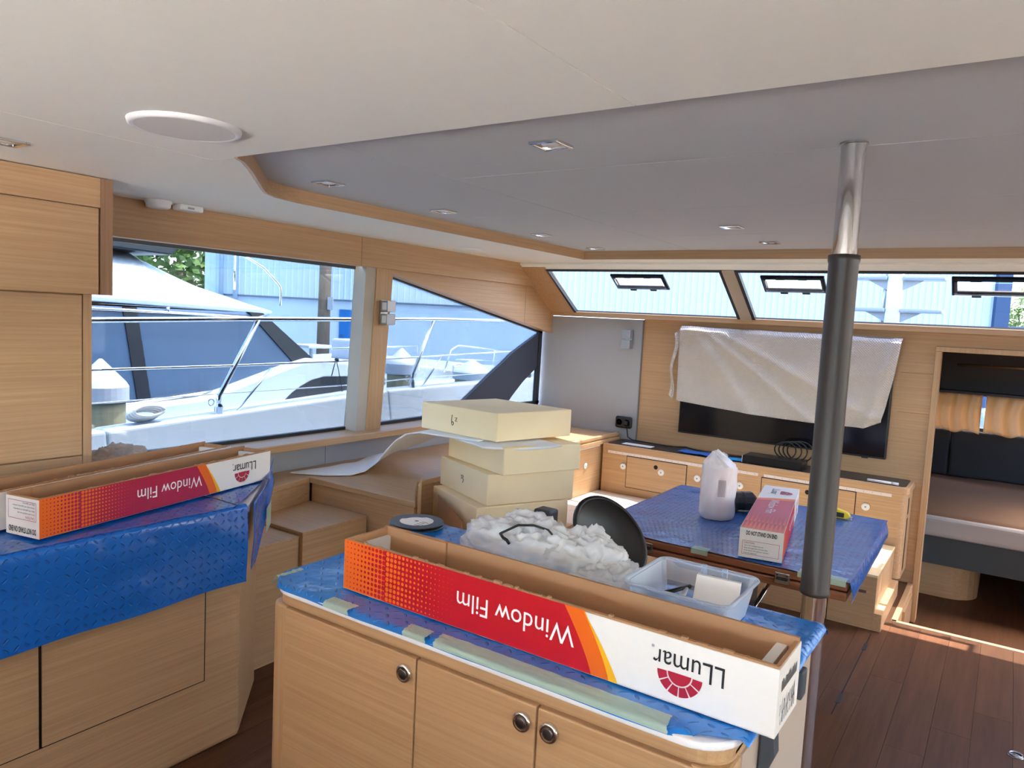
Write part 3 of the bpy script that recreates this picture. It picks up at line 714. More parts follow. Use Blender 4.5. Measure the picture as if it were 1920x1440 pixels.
make('tape_strip', MB().grid(lambda u, v: (IX0-.03+.03*u, IY0+.02+.075*v, IZ+.004+.012*math.sin(u*3)-.02*(1-u)+.004*noise.noise((u*5, v*12, 0))), 8, 14), TAPE, ff, smooth=True)
make('tape_strip', MB().grid(lambda u, v: (IX0-.02+.02*u, IY0+.2+.4*v, IZ+.008-.01*(1-u)), 4, 20), TAPE, ff, smooth=True)

# reel with a paper label
rl = thing('reel', 'flat black reel with a white paper label on the island corner', 'reel', (-1.468, 1.70, IZ+.005))
make('flange', MB().lathe((-1.468, 1.70, IZ+.014), [(.012, .0), (.082, 0), (.0835, .002), (.082, .004), (.012, .004)], 40), mat('reel_black', (44, 46, 48), .35), rl, smooth=False)
make('flange', MB().lathe((-1.468, 1.70, IZ+.005), [(.012, .0), (.082, 0), (.0835, .002), (.082, .004), (.012, .004)], 40), MATS['reel_black'], rl)
make('core', MB().lathe((-1.468, 1.70, IZ+.009), [(.05, 0), (.05, .006)], 30), MATS['reel_black'], rl)
lb = MB(); q = 30
lb.add([(-1.468+.006*math.cos(2*math.pi*k/q), 1.70+.006*math.sin(2*math.pi*k/q), IZ+.0185) for k in range(q)]+[(-1.468+.052*math.cos(2*math.pi*k/q)*(1 if math.cos(2*math.pi*k/q+.6) > -.75 else .8), 1.70+.052*math.sin(2*math.pi*k/q)*(1 if math.cos(2*math.pi*k/q+.6) > -.75 else .8), IZ+.0185) for k in range(q)], [(k, (k+1) % q, q+(k+1) % q, q+k) for k in range(q)])
make('paper_label', lb, PRINTWHITE, rl)
ln = MB()
for k in range(4): ln.box(-1.448, -1.428+.004*(k % 2), 1.665+.012*k, 1.668+.012*k, IZ+.0185, IZ+.0189)
make('label_print', ln, mat('label_grey', (120, 120, 124), .6), rl)

# crumpled plastic bags
def crumple(cx, cy_, z, rx, ry, h, seed, fold=.35):
    mb = MB(); nu, nv = 64, 34
    def fn(u, v):
        a = 2*math.pi*u; e = v*math.pi/2
        rr = math.cos(e)**.75; d = Vector((math.cos(a)*rr, math.sin(a)*rr, math.sin(e)))
        n1 = noise.noise(d*2.1+Vector((seed, 0, 0)))
        n2 = abs(noise.noise(d*4.5+Vector((0, seed, 0))))
        n3 = abs(noise.noise(d*10+Vector((0, 0, seed))))
        k = 1+.22*n1-fold*n2-.12*n3+.1
        return (cx+rx*d.x*k, cy_+ry*d.y*k, z+max(0, h*d.z*k+.006*n3*(1-v)))
    return mb.grid(fn, nu, nv)
bgs = thing('plastic_bag', 'crumpled clear plastic bags heaped on the island behind the red carton', 'bag', (-.95, 1.62, IZ))
make('bag_bulge', crumple(-1.02, 1.60, IZ+.006, .17, .12, .125, 1.3), BAG, bgs, smooth=True)
make('bag_bulge', crumple(-.86, 1.61, IZ+.006, .15, .11, .12, 4.1), BAG, bgs, smooth=True)
make('bag_bulge', crumple(-.755, 1.58, IZ+.006, .10, .10, .075, 7.7), BAG, bgs, smooth=True)
make('strap', MB().tube([(-1.02, 1.50, IZ+.115), (-1.0, 1.55, IZ+.13), (-.965, 1.57, IZ+.132), (-.92, 1.565, IZ+.13), (-.90, 1.56, IZ+.118)], .003, 6), BLACK, bgs, smooth=True)
make('strap', MB().tube([(-1.02, 1.50, IZ+.115), (-1.005, 1.49, IZ+.11), (-.99, 1.485, IZ+.108), (-.985, 1.49, IZ+.098)], .004, 6), BLACK, bgs, smooth=True)
make('contents', MB().box(-.90, -.84, 1.56, 1.62, IZ+.008, IZ+.07), BLACK, bgs, bevel=.01)
tag(make('spray_cord', MB().tube([(-1.18, 1.55, IZ+.01), (-1.17, 1.63, IZ+.02), (-1.13, 1.70, IZ+.05), (-1.06, 1.735, IZ+.075), (-.99, 1.74, IZ+.085)], .004, 6), BLACK, smooth=True), 'black cord curving round the far side of the plastic bags', 'cord')

# clear tub
tb = thing('plastic_tub', 'clear plastic tub holding a tool and white cards at the island end', 'tub', (-.545, 1.60, IZ+.006))
def tub(x0, x1, y0, y1, z0, z1, t=.003):
    mb = MB(); lo = rrect(x0+.015, x1-.015, y0+.015, y1-.015, .02, 4); hi = rrect(x0, x1, y0, y1, .025, 4); n = len(lo)
    li = [(a*.985+.015*(x0+x1)/2, c*.985+.015*(y0+y1)/2) for a, c in lo]; hi2 = rrect(x0+t, x1-t, y0+t, y1-t, .023, 4)
    vs = [(a, c, z0) for a, c in lo]+[(a, c, z1) for a, c in hi]+[(a, c, z1) for a, c in hi2]+[(a, c, z0+t) for a, c in li]
    fs = [tuple(range(n))[::-1]]+[(i, (i+1) % n, n+(i+1) % n, n+i) for i in range(n)]+[(n+i, n+(i+1) % n, 2*n+(i+1) % n, 2*n+i) for i in range(n)]+[(2*n+i, 2*n+(i+1) % n, 3*n+(i+1) % n, 3*n+i) for i in range(n)]+[tuple(range(3*n, 4*n))]
    return mb.add(vs, fs)
make('tub_wall', tub(-.665, -.435, 1.475, 1.70, IZ+.006, IZ+.085), CLEARBIN, tb)
rim = MB(); pts = [(a, c, IZ+.085) for a, c in rrect(-.669, -.431, 1.471, 1.704, .027, 5)]; rim.tube(pts+[pts[0]], .0045, 6)
make('tub_rim', rim, CLEARBIN, tb, smooth=True)
for sx in (-.57, -.52): make('clip_slot', MB().box(sx, sx+.012, 1.698, 1.709, IZ+.055, IZ+.09), CLEARBIN, tb, bevel=.002)
tag(make('white_card', MB().prism([(-.565, 1.635, IZ+.012), (-.465, 1.64, IZ+.012), (-.468, 1.672, IZ+.075), (-.568, 1.665, IZ+.075)], (0, .012, 0)), PRINTWHITE), 'white card block standing in the clear tub', 'card')
tag(make('paper_slip', MB().box(-.56, -.47, 1.52, 1.60, IZ+.0095, IZ+.013), mat('cream_paper', (226, 216, 204), .7)), 'cream paper slip lying in the clear tub', 'paper')
tl = thing('cutting_tool', 'small grey and blue cutting tool lying in the clear tub', 'tool', (-.61, 1.58, IZ+.01))
make('tool_body', MB().prism([(-.645, 1.52, IZ+.012), (-.60, 1.50, IZ+.012), (-.575, 1.57, IZ+.012), (-.59, 1.63, IZ+.012), (-.64, 1.62, IZ+.012)], (0, 0, .022)), mat('tool_blue', (64, 86, 120), .4), tl, bevel=.006)
make('tool_jaw', MB().tube([(-.59, 1.53, IZ+.04), (-.565, 1.57, IZ+.05), (-.57, 1.61, IZ+.055)], [.006, .007, .004], 8), mat('tool_grey', (190, 192, 196), .3, .5), tl, smooth=True)
make('tool_grip', MB().tube([(-.64, 1.55, IZ+.038), (-.60, 1.60, IZ+.045), (-.575, 1.645, IZ+.05)], .005, 8), BLACK, tl, smooth=True)
tag(make('film_roll', MB().tube([(-.712, 1.52, IZ+.018), (-.70, 1.68, IZ+.018)], .012, 12), mat('green_grey_card', (160, 166, 150), .6), smooth=True), 'small grey green roll between the bags and the clear tub', 'roll')

# ================================================================== POLE
po = thing('support_pole', 'chrome floor to ceiling pole with a dark padded sleeve', 'pole', (-.388, 2.10, 0))
make('tube', MB().lathe((-.388, 2.10, 0), [(.031, 0), (.031, ZG)], 40, cap=False), CHROME, po, smooth=True)
make('sleeve', MB().lathe((-.388, 2.10, .898), [(.034, .0), (.0395, .004), (.0395, .012), (.037, .02), (.037, .888), (.0395, .896), (.0395, .91), (.034, .912)], 40, cap=False), SLEEVE, po, smooth=True)
make('ceiling_collar', MB().lathe((-.388, 2.10, ZG-.006), [(.031, 0), (.035, .001), (.035, .006)], 36, cap=False), STEEL, po)

# ================================================================== PORT SHELF, STEPS, SETTEE
PZ = .70
ps = thing('side_shelf', 'wide oak side shelf running below the port windows', 'shelf', (-2.9, 3.6, 0))
shp = [(-3.275, 2.66), (-2.31, 2.66), (-2.47, 2.84), (-2.60, 3.0), (-2.60, 4.6), (-2.57, 4.6), (-2.57, 5.43), (-3.275, 5.43)]
make('top_board', MB().prism([(a, c, PZ-.03) for a, c in shp], (0, 0, .03)), WX, ps, bevel=.003)
make('front_panel', MB().box(-3.06, -2.33, 2.675, 2.69, .0, PZ-.03), WX, ps)
make('front_panel', MB().prism([(-2.33, 2.69, 0), (-2.48, 2.85, 0), (-2.615, 3.0, 0), (-2.63, 3.0, 0), (-2.495, 2.85, 0), (-2.345, 2.69, 0)], (0, 0, PZ-.03)), WX, ps)
make('front_panel', MB().box(-2.63, -2.615, 3.0, 4.6, .0, PZ-.03), WY, ps)
make('front_panel', MB().box(-2.605, -2.59, 4.6, 5.42, .0, PZ-.03), WY, ps)
make('end_board', MB().prism([(-2.315, 2.68, .45), (-2.295, 2.665, .45), (-2.42, 2.83, .45), (-2.44, 2.845, .45)], (0, 0, .33)), WZ, ps, bevel=.003)
# raised corner top by the bulkhead
make('corner_top', MB().prism([(a, c, PZ) for a, c in [(-3.275, 4.62), (-2.585, 4.62), (-2.585, 5.43), (-3.275, 5.43)]], (0, 0, .022)), WX, ps, bevel=.003)
make('edge_rail', MB().box(-2.605, -2.575, 4.62, 5.43, PZ+.012, PZ+.034), WY, ps, bevel=.003)
make('paper_ruler', MB().box(-2.5895, -2.588, 4.66, 5.12, .655, .676), RULER, ps)
disc = MB().lathe((-2.589, 4.90, .527), [(.0, .0), (.024, 0), (.024, .003), (.018, .005), (.0, .005)], 24, (1, 0, 0), cap=False); make('round_pull', disc, WHITE_PLASTIC, ps, smooth=True)
make('pull_hub', MB().lathe((-2.584, 4.90, .527), [(.0, .001), (.005, .001), (.005, .0)], 12, (1, 0, 0), cap=False), mat('hub_grey', (120, 120, 125), .4), ps)
gs = thing('window_shelf', 'narrow oak shelf between galley counter and port window', 'shelf', (-3.15, 2.3, 0))
make('top_board', MB().prism([(-3.275, 1.99, PZ-.03), (-2.93, 1.99, PZ-.03), (-3.06, 2.66, PZ-.03), (-3.275, 2.66, PZ-.03)], (0, 0, .03)), WY, gs, bevel=.003)
make('front_panel', MB().prism([(-2.945, 1.99, .0), (-2.93, 1.99, .0), (-3.062, 2.66, .0), (-3.077, 2.66, .0)], (0, 0, PZ-.03)), WY, gs)
sb = thing('step_box', 'higher oak step box set against the side shelf', 'step', (-2.85, 2.46, 0), 'oak step boxes by the galley')
make('body', MB().prism([(-2.985, 2.25, 0), (-2.626, 2.25, 0), (-2.626, 2.655, 0), (-3.058, 2.655, 0)], (0, 0, .56)), WY, sb)
make('top_panel', MB().prism([(-2.985, 2.247, .56), (-2.624, 2.247, .56), (-2.624, 2.655, .56), (-3.058, 2.655, .56)], (0, 0, .015)), WX, sb, bevel=.002)
sb2 = thing('step_box', 'lower oak step box beside the blue galley film', 'step', (-2.85, 2.1, 0), 'oak step boxes by the galley')
make('body', MB().prism([(-2.93, 1.99, 0), (-2.645, 1.99, 0), (-2.645, 2.243, 0), (-2.978, 2.243, 0)], (0, 0, .54)), WY, sb2)
make('top_panel', MB().prism([(-2.93, 1.99, .54), (-2.643, 1.99, .54), (-2.643, 2.244, .54), (-2.978, 2.244, .54)], (0, 0, .015)), WX, sb2, bevel=.002)
st = thing('settee', 'oak settee base with cream seat top behind the table', 'settee', (-1.6, 4.8, 0))
make('seat_top', MB().box(-2.585, -.745, 4.41, 5.12, .295, .31), CREAM, st, bevel=.004)
make('seat_top', MB().box(-2.585, -1.75, 3.55, 4.41, .295, .31), CREAM, st, bevel=.004)
make('seat_front', MB().box(-2.585, -.745, 4.41, 4.43, 0, .295).box(-1.77, -1.75, 3.55, 4.43, 0, .295), WX, st)
be = thing('bench_end', 'pale oak bench end block with a low step in the sun', 'bench', (-.55, 4.8, 0))
make('body', MB().box(-.74, -.502, 4.408, 5.11, 0, .295), WX, be)
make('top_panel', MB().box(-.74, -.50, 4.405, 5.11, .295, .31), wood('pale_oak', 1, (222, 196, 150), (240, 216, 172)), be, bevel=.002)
make('low_step', MB().box(-.51, -.464, 4.406, 5.12, 0, .098), WY, be, bevel=.003)
make('metal_latch', MB().box(-.60, -.55, 4.402, 4.409, .20, .215), STEEL, be)
bx = thing('settee_locker', 'low oak locker carrying the stack of foam blocks', 'locker', (-2.25, 3.3, 0))
make('body', MB().box(-2.47, -1.93, 2.88, 3.52, 0, .475), WX, bx)
make('lid', MB().box(-2.475, -1.915, 2.87, 3.53, .475, .495), WX, bx, bevel=.003)

# foam blocks
def foam(label, F, Lc, Rc, z0, z1, wob=0):
    F = Vector(F); Lc = Vector(Lc); Rc = Vector(Rc); B = Lc+Rc-F
    r = thing('foam_block', label, 'foam block', ((F.x+B.x)/2, (F.y+B.y)/2, z0), 'stacked foam blocks')
    mb = MB(); n = 8
    P = [F, Rc, B, Lc]
    mb.prism([(p.x, p.y, z0) for p in P], (0, 0, z1-z0))
    o = make('foam_body', mb, FOAM, r, bevel=.006, seg=3)
    return r, F, Lc
k = (1.6-1.125)/.5   # top plane of the pile
fb1, F1, L1 = foam('topmost yellow foam block of the pile, marked 62', (-2.105, 3.02), (-2.66, 3.085), (-1.965, 3.525), .980, 1.125)
fb2, F2, L2 = foam('second yellow foam block from the top, under the white foam sheet', (-2.03, 2.985), (-2.545, 3.19), (-1.845, 3.43), .825, .963)
fb3, F3, L3 = foam('third yellow foam block from the top of the pile, marked 23', (-2.10, 2.955), (-2.58, 3.17), (-1.87, 3.42), .665, .823)
fb4, F4, L4 = foam('lowest yellow foam block of the pile, beside the cardboard flap', (-2.12, 2.90), (-2.585, 3.12), (-1.88, 3.39), .497, .663)
INK = mat('marker_ink', (62, 60, 58), .6)
def scribble(par, F, Lc, z, strokes, s0):
    d = (Lc-F).normalized(); mb = MB(); nrm = Vector((d.y, -d.x)); nrm = nrm if nrm.y < 0 else -nrm
    for stv in strokes:
        path = [(F.x+d.x*(s0-a)+nrm.x*.001, F.y+d.y*(s0-a)+nrm.y*.001, z+b) for a, b in stv]
        mb.tube(path, .0018, 5)
    make('marker_number', mb, INK, par)
scribble(fb1, F1, L1, 1.045, [[(0, .035), (-.004, .01), (-.002, -.012), (.004, -.02), (.012, -.014), (.012, -.004), (.004, .0), (-.002, -.008)], [(.022, .022), (.036, .024), (.024, .004), (.038, .004)]], .32)
scribble(fb3, F3, L3, .745, [[(0, .02), (.008, .022), (.010, .012), (.004, .002)], [(.018, .024), (.026, .018), (.020, .010), (.028, 0), (.020, -.016)]], .28)
cf = thing('cardboard_flap', 'brown cardboard flap leaning on the foot of the foam pile', 'cardboard', (-2.2, 2.88, .5))
make('sheet', MB().prism([(-2.43, 2.98, .50), (-2.17, 2.855, .50), (-2.17, 2.855, .60), (-2.24, 2.885, .62), (-2.44, 2.985, .66)], (.004, -.006, 0)), KRAFT, cf)

# white foam sheets
def sheet_curl(u, v):
    # u runs from the pile to the tip on the shelf, v across
    key = [(0, -2.20, 3.0, .9755), (.12, -2.37, 2.975, .9755), (.24, -2.57, 2.965, .9755), (.31, -2.66, 2.96, .956), (.38, -2.73, 2.96, .912), (.46, -2.80, 2.96, .845), (.54, -2.86, 2.965, .775), (.62, -2.92, 2.93, .718), (.72, -2.93, 2.83, .7075), (.85, -3.03, 2.72, .7065), (1, -3.2, 2.64, .7065)]
    offs = [(0, 0, .40), (.35, -.03, .40), (.62, -.29, .32), (.8, -.19, .24), (1, 0, .01)]
    def interp(tab):
        for a, b in zip(tab, tab[1:]):
            if u <= b[0]+1e-9:
                t = (u-a[0])/(b[0]-a[0]); return [x0+(x1-x0)*t for x0, x1 in zip(a[1:], b[1:])]
    p = Vector(interp(key)); d = interp(offs)
    q = p + Vector((d[0]*v, d[1]*v, 0))
    if .3 < u < .66: q.z -= (q.z-.7065)*.25*v*math.sin((u-.3)/.36*math.pi)
    q.x = max(q.x, -3.25)
    return q
sh = tag(make('foam_sheet', MB().grid(sheet_curl, 80, 20), FOAMSHEET, smooth=True, solid=.006), 'white foam sheet curling from the pile down onto the side shelf', 'foam sheet', 'white foam sheets')
def sheet2(u, v):
    a = Vector((-2.10, 2.90, .9765)); ex = Vector((.235, .36, 0)); ey = Vector((-.48, .2, 0)); p = a+ex*u+ey*v
    p.z = .9675-.014*max(0, .25-v)/.25*math.sin(u*3.1); return p
tag(make('foam_sheet', MB().grid(sheet2, 24, 16), FOAMSHEET, smooth=True, solid=.007), 'white foam sheet sandwiched below the topmost foam block', 'foam sheet', 'white foam sheets')

# ================================================================== TABLE AND WHAT STANDS ON IT
tbl = thing('folding_table', 'brown folding saloon table under blue film', 'table', (-.98, 3.45, 0))
tp = [(-1.30, 2.90), (-.425, 2.90), (-.445, 4.04), (-1.53, 4.04), (-1.505, 3.22), (-1.43, 3.03)]
make('upper_leaf', MB().prism([(a, c, .665) for a, c in tp], (0, 0, .031)), WTAB, tbl, bevel=.006)
make('lower_leaf', MB().prism([(a, c, .626) for a, c in tp], (0, 0, .034)), WTAB, tbl, bevel=.006)
make('grip_batten', MB().prism([(-1.08, 2.93, .60), (-.86, 2.93, .60), (-.90, 2.93, .626), (-1.12, 2.93, .626)], (0, .07, 0)), wood('dark_batten', 0, (96, 62, 44), (120, 80, 58)), tbl)
for hx in (-1.215, -.655):
    h = make('hinge', MB().box(hx-.028, hx+.028, 2.893, 2.9, .64, .684), STEEL, tbl, bevel=.002)
    make('hinge_knuckle', MB().tube([(hx-.02, 2.89, .662), (hx+.02, 2.89, .662)], .005, 8), BLACK, h)
    make('screw', MB().lathe((hx-.018, 2.893, .675), [(.0, .001), (.003, .001), (.003, 0)], 8, (0, -1, 0), cap=False), BLACK, h)
    make('screw', MB().lathe((hx+.018, 2.893, .675), [(.0, .001), (.003, .001), (.003, 0)], 8, (0, -1, 0), cap=False), BLACK, h)
make('pedestal', MB().box(-1.07, -.90, 3.34, 3.52, .03, .626), mat('black_pedestal', (34, 36, 40), .2), tbl, bevel=.01)
make('foot_plate', MB().box(-1.25, -.72, 3.2, 3.68, 0, .03), MATS['black_pedestal'], tbl, bevel=.01)
make('release_bar', MB().tube([(-.90, 3.36, .34), (-.86, 3.30, .36), (-.83, 3.5, .47)], .011, 10), CHROME, tbl, smooth=True)
tf = thing('protective_film', 'blue diamond plate film covering the folding table', 'film', (-.98, 3.45, TZ))
def ttop(u, v):
    y = 2.905+1.145*v
    xl = -1.31 if v < .08 else (-1.31-.20*min(1, (v-.08)/.2))
    if v < .28: xl = -1.31-.2*(v/.28)
    xr = -.418-.02*v
    x = xl+(xr-xl)*u; z = TZ-.002+.0025*(1+noise.noise((x*7, y*7, 9)))
    return (x, y, z)
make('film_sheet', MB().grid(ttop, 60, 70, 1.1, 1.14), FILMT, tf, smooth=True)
def tside(u, v):
    y = 2.90+1.1*u; t = v
    return (-.417-.02*(y-2.9)+.012*math.sin(t*2), y, TZ-.0+(-.07-.012*noise.noise((y*4, 0, 0)))*t)
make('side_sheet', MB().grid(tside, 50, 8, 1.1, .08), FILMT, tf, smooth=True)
def tapetab(x0, x1):
    make('tape_strip', MB().grid(lambda u, v: (x0+(x1-x0)*u, 2.94-.048*min(1, v*2), TZ+.004-(max(0, v-.5)*.04)), 10, 8), TAPE, tf)
tapetab(-1.02, -.95); tapetab(-.6, -.43)

wr_ = thing('wrapped_roll', 'tall white roll in clear plastic wrap standing on the table', 'roll', (-1.112, 3.47, TZ+.004))
def wfn(u, v):
    a = 2*math.pi*u; zz = v
    rad = .082+.004*noise.noise((math.cos(a)*2, math.sin(a)*2, v*5))+.004*abs(noise.noise((math.cos(a)*5, math.sin(a)*5, v*9)))
    if v < .06: rad *= .9+.1*v/.06
    if v > .80:
        t = (v-.80)/.20; rad *= max(.06, (1-t**1.4)*.92+.05+.28*noise.noise((math.cos(a)*3, math.sin(a)*3, v*7)))
    sx = 1.0; ox = -.03*max(0, v-.8)/.2
    return (-1.112+ox+rad*math.cos(a)*(1 if v < .8 else .9), 3.47+rad*math.sin(a), TZ+.004+.315*v+(.012*noise.noise((math.cos(a)*3, math.sin(a)*3, 7)) if v > .8 else 0))
make('plastic_wrap', MB().grid(wfn, 56, 40), WRAP, wr_, smooth=True)
make('roll_core', MB().lathe((-1.112, 3.47, TZ+.006), [(.0, 0), (.074, 0), (.076, .1), (.076, .245), (.0, .25)], 32, cap=False), mat('pinkish_paper', (250, 226, 222), .8, var=.08, vscale=12), wr_, smooth=True)
bar = MB()
for k in range(9):
    a0 = math.radians(-72+2.6*k); bar.add([(-1.112+.0885*math.cos(a0), 3.47+.0885*math.sin(a0), TZ+.12), (-1.112+.0885*math.cos(a0+.02), 3.47+.0885*math.sin(a0+.02), TZ+.12), (-1.112+.0885*math.cos(a0+.02), 3.47+.0885*math.sin(a0+.02), TZ+.2), (-1.112+.0885*math.cos(a0), 3.47+.0885*math.sin(a0), TZ+.2)], [(0, 1, 2, 3)])
make('printed_bars', bar, mat('bar_grey', (110, 96, 100), .6), wr_)
hg = thing('handheld_tool', 'black handheld tool lying behind the wrapped roll', 'tool', (-1.07, 3.72, TZ+.005))
make('motor_body', MB().lathe((-1.095, 3.66, TZ+.052), [(.0, 0), (.03, .0), (.045, .012), (.046, .05), (.048, .095), (.03, .115), (.0, .118)], 10, (.75, .66, .0), cap=False), mat('tool_charcoal', (52, 52, 56), .5), hg)
make('rib', MB().lathe((-1.06, 3.69, TZ+.052), [(.047, 0), (.0475, .004), (.047, .008)], 24, (.75, .66, 0), cap=False), MATS['tool_charcoal'], hg)
make('red_button', MB().box(-1.118, -1.10, 3.615, 3.63, TZ+.05, TZ+.065), mat('button_red', (120, 24, 22), .4), hg)
make('handle', MB().box(-1.13, -1.06, 3.62, 3.70, TZ+.005, TZ+.03), MATS['tool_charcoal'], hg, bevel=.008)
tm = thing('tape_measure', 'small yellow tape measure on the table beyond the pole', 'tape measure', (-.63, 3.90, TZ+.004))
make('case', MB().prism([(-.69, 3.89, TZ+.004), (-.60, 3.90, TZ+.004), (-.585, 3.90, TZ+.02), (-.60, 3.90, TZ+.036), (-.65, 3.895, TZ+.05), (-.68, 3.89, TZ+.046)], (-.006, .036, 0)), mat('tape_yellow', (236, 208, 40), .4), tm, bevel=.005)
make('grip', MB().box(-.655, -.615, 3.884, 3.897, TZ+.012, TZ+.034), BLACK, tm, bevel=.004)
make('hook', MB().box(-.588, -.578, 3.90, 3.925, TZ+.002, TZ+.016), STEEL, tm)

# black oval lid leaning behind the island, with dark tripod arm
ov = thing('oval_lid', 'large black oval lid propped on edge behind the plastic bags', 'lid', (-1.1, 2.42, .62))
n = 48; c0 = Vector((-1.13, 2.36, .842)); e1 = Vector((.62, .22, -.75)).normalized(); nn = Vector((.60, -.68, .42)); nn = (nn-e1*nn.dot(e1)).normalized(); e2 = nn.cross(e1)
def oval(rad, off): return [c0+e1*(.165*rad*math.cos(2*math.pi*k/n))+e2*(.112*rad*math.sin(2*math.pi*k/n))+nn*off for k in range(n)]
mb = MB(); rings = [oval(.9, -.02), oval(1, -.012), oval(1, .008), oval(.965, .014), oval(.9, .010), oval(.86, .003), oval(.02, .004)]
vs = [p for r in rings for p in r]; fs = [tuple(range(n))[::-1]]
for i in range(len(rings)-1):
    for k2 in range(n): fs.append((i*n+k2, i*n+(k2+1) % n, (i+1)*n+(k2+1) % n, (i+1)*n+k2))
mb.add(vs, fs); make('shell', mb, mat('satin_black', (20, 21, 24), .38), ov, smooth=True)
make('stem', MB().tube([(-1.12, 2.40, .82), (-1.10, 2.46, .6), (-1.09, 2.5, .0)], .022, 12), MATS['satin_black'], ov, smooth=True)
tri = thing('tripod', 'dark grey folded stand beside the foam pile', 'stand', (-1.55, 2.62, 0))
make('clamp', MB().box(-1.72, -1.63, 2.78, 2.86, .69, .76), mat('dark_plastic', (58, 58, 62), .45), tri, bevel=.012)
make('arm', MB().tube([(-1.67, 2.82, .72), (-1.6, 2.62, .69), (-1.54, 2.46, .66)], .018, 12), MATS['dark_plastic'], tri, smooth=True)
for dx, dy in ((.14, .02), (-.1, .1), (0, -.14)):
    make('leg', MB().tube([(-1.66, 2.80, .70), (-1.66+dx, 2.80+dy, 0)], .012, 8), MATS['dark_plastic'], tri, smooth=True)

# ================================================================== BULKHEAD CABINET, SCREEN, TOWEL
CF = 5.13
cb = thing('media_cabinet', 'long low oak cabinet with white round pulls under the covered screen', 'cabinet', (-1.5, 5.3, .1))
body = [(a, c) for a, c in rrect(-2.565, -.462, CF, 5.445, .05, 6, (0, 0, 0, 1))]
make('carcass', MB().prism([(a, c, .10) for a, c in body], (0, 0, .56)), WX, cb)
rim_o = [(a, c) for a, c in rrect(-2.565, -.452, CF-.008, 5.447, .06, 6, (0, 0, 0, 1))]
make('nosing', MB().prism([(a, c, .635) for a, c in rim_o], (0, 0, .045)), WX, cb, bevel=.006)
make('black_mat', MB().prism([(a, c, .680) for a, c in rrect(-2.55, -.478, CF+.03, 5.44, .03, 4)], (0, 0, .003)), mat('black_mat', (30, 32, 38), .35), cb)
def door(x0, x1, z0, z1):
    d = make('door', MB().box(x0, x1, CF-.006, CF+.004, z0, z1), WX, cb, bevel=.001)
    make('shadow_gap', MB().box(x0-.005, x1+.005, CF-.0015, CF-.0005, z0-.005, z1+.005), DARKGAP, d)
    return d
d1 = door(-2.355, -1.885, .372, .606); d2 = door(-1.345, -.755, .372, .606)
for d, hx in ((d1, -2.12), (d2, -1.045)):
    make('finger_hole', MB().lathe((hx, CF-.006, .557), [(.0, .0012), (.015, .0012), (.016, 0)], 20, (0, -1, 0), cap=False), DARKGAP, d)
def pull(x, z=.525):
    p_ = make('round_pull', MB().lathe((x, CF-.005, z), [(.0, .004), (.010, .005), (.018, .005), (.024, .003), (.025, 0)], 26, (0, -1, 0), cap=False), WHITE_PLASTIC, cb, smooth=True)
    make('pull_hub', MB().lathe((x, CF-.010, z), [(.0, .0012), (.005, .001), (.005, 0)], 12, (0, -1, 0), cap=False), MATS['hub_grey'], p_)
for x in (-2.386, -2.076, -1.80, -1.493, -.69): pull(x)
pull(-1.80, .42)
for a, c in ((-2.52, -1.37), (-1.335, -1.0), (-.88, -.545), (-1.0, -.88)):
    rr = make('paper_ruler', MB().box(a, c-.004, CF-.0022, CF-.001, .612, .632), RULER, cb)
    tk = MB(); xx = a+.02
    while xx < c-.02: tk.box(xx, xx+.002, CF-.003, CF-.0022, .618, .626); xx += .05
    make('ruler_ticks', tk, MATS['hub_grey'], rr)
make('vent_slot', MB().box(-.463, -.4605, 5.22, 5.27, .50, .60), BLACK, cb); make('vent_slot', MB().box(-.463, -.4605, 5.22, 5.27, .14, .47), BLACK, cb)

tv = thing('television', 'flat black wall screen half covered by a pale towel', 'television', (-1.35, 5.42, .80))
make('bezel', MB().box(-2.075, -.635, 5.40, 5.44, .800, 1.60), mat('tv_black', (20, 21, 25), .35), tv, bevel=.004)
make('screen', MB().box(-2.065, -.645, 5.3985, 5.40, .812, 1.59), GLASSDARK, tv)
make('logo_tab', MB().box(-.78, -.74, 5.398, 5.402, .793, .80), MATS['tv_black'], tv)
tw = thing('towel', 'pale waffle weave towel hung over the wall screen', 'towel', (-1.35, 5.38, 1.0))
def tow(u, v):
    xl = -2.105+.012*v; xr = -.600-.05*v-.03*v*v
    x = xl+(xr-xl)*u
    bot = 1.046-.055*math.sin(min(1, u*1.35)*math.pi/2)+.05*max(0, (u-.93)/.07)+.012*max(0, (u-.55))
    top = 1.612-.012*u+.004*noise.noise((u*9, 0, 0))
    z = top+(bot-top)*v
    f = .016*math.exp(-((u-.05-.35*v)/.05)**2)+.013*math.exp(-((u-.10-.6*v)/.04)**2)+.010*math.exp(-((u-.15-.9*v)/.05)**2)*(v < 1)
    f += .012*math.exp(-((u-.985+.05*v)/.02)**2)+.008*noise.noise((u*5+v*3, v*2.5, 3))+.012*math.exp(-((u-.80-.25*(1-v))/.05)**2)*v
    y = 5.383-.006-f*1.7-.018*v*(1-v)
    if v < .045: y = 5.383+.03*(1-v/.045)**2-f*.6; 
    return (x, y, z)
make('towel_cloth', MB().grid(tow, 130, 80), TOWEL, tw, smooth=True, solid=.004)
make('towel_hem', MB().grid(lambda u, v: (-2.115-.026*u+.014*math.sin(v*9)-.02*v, 5.372+.01*math.sin(v*7+u*4), 1.575-.02*u-(.53-.06*u)*v), 5, 30), TOWEL, tw, smooth=True, solid=.003)
rc = thing('receiver_box', 'black receiver box on the cabinet below the screen', 'receiver', (-1.3, 5.25, .684))
make('case', MB().box(-1.5, -1.105, 5.16, 5.34, .686, .738), mat('receiver_black', (22, 22, 24), .3), rc, bevel=.004)
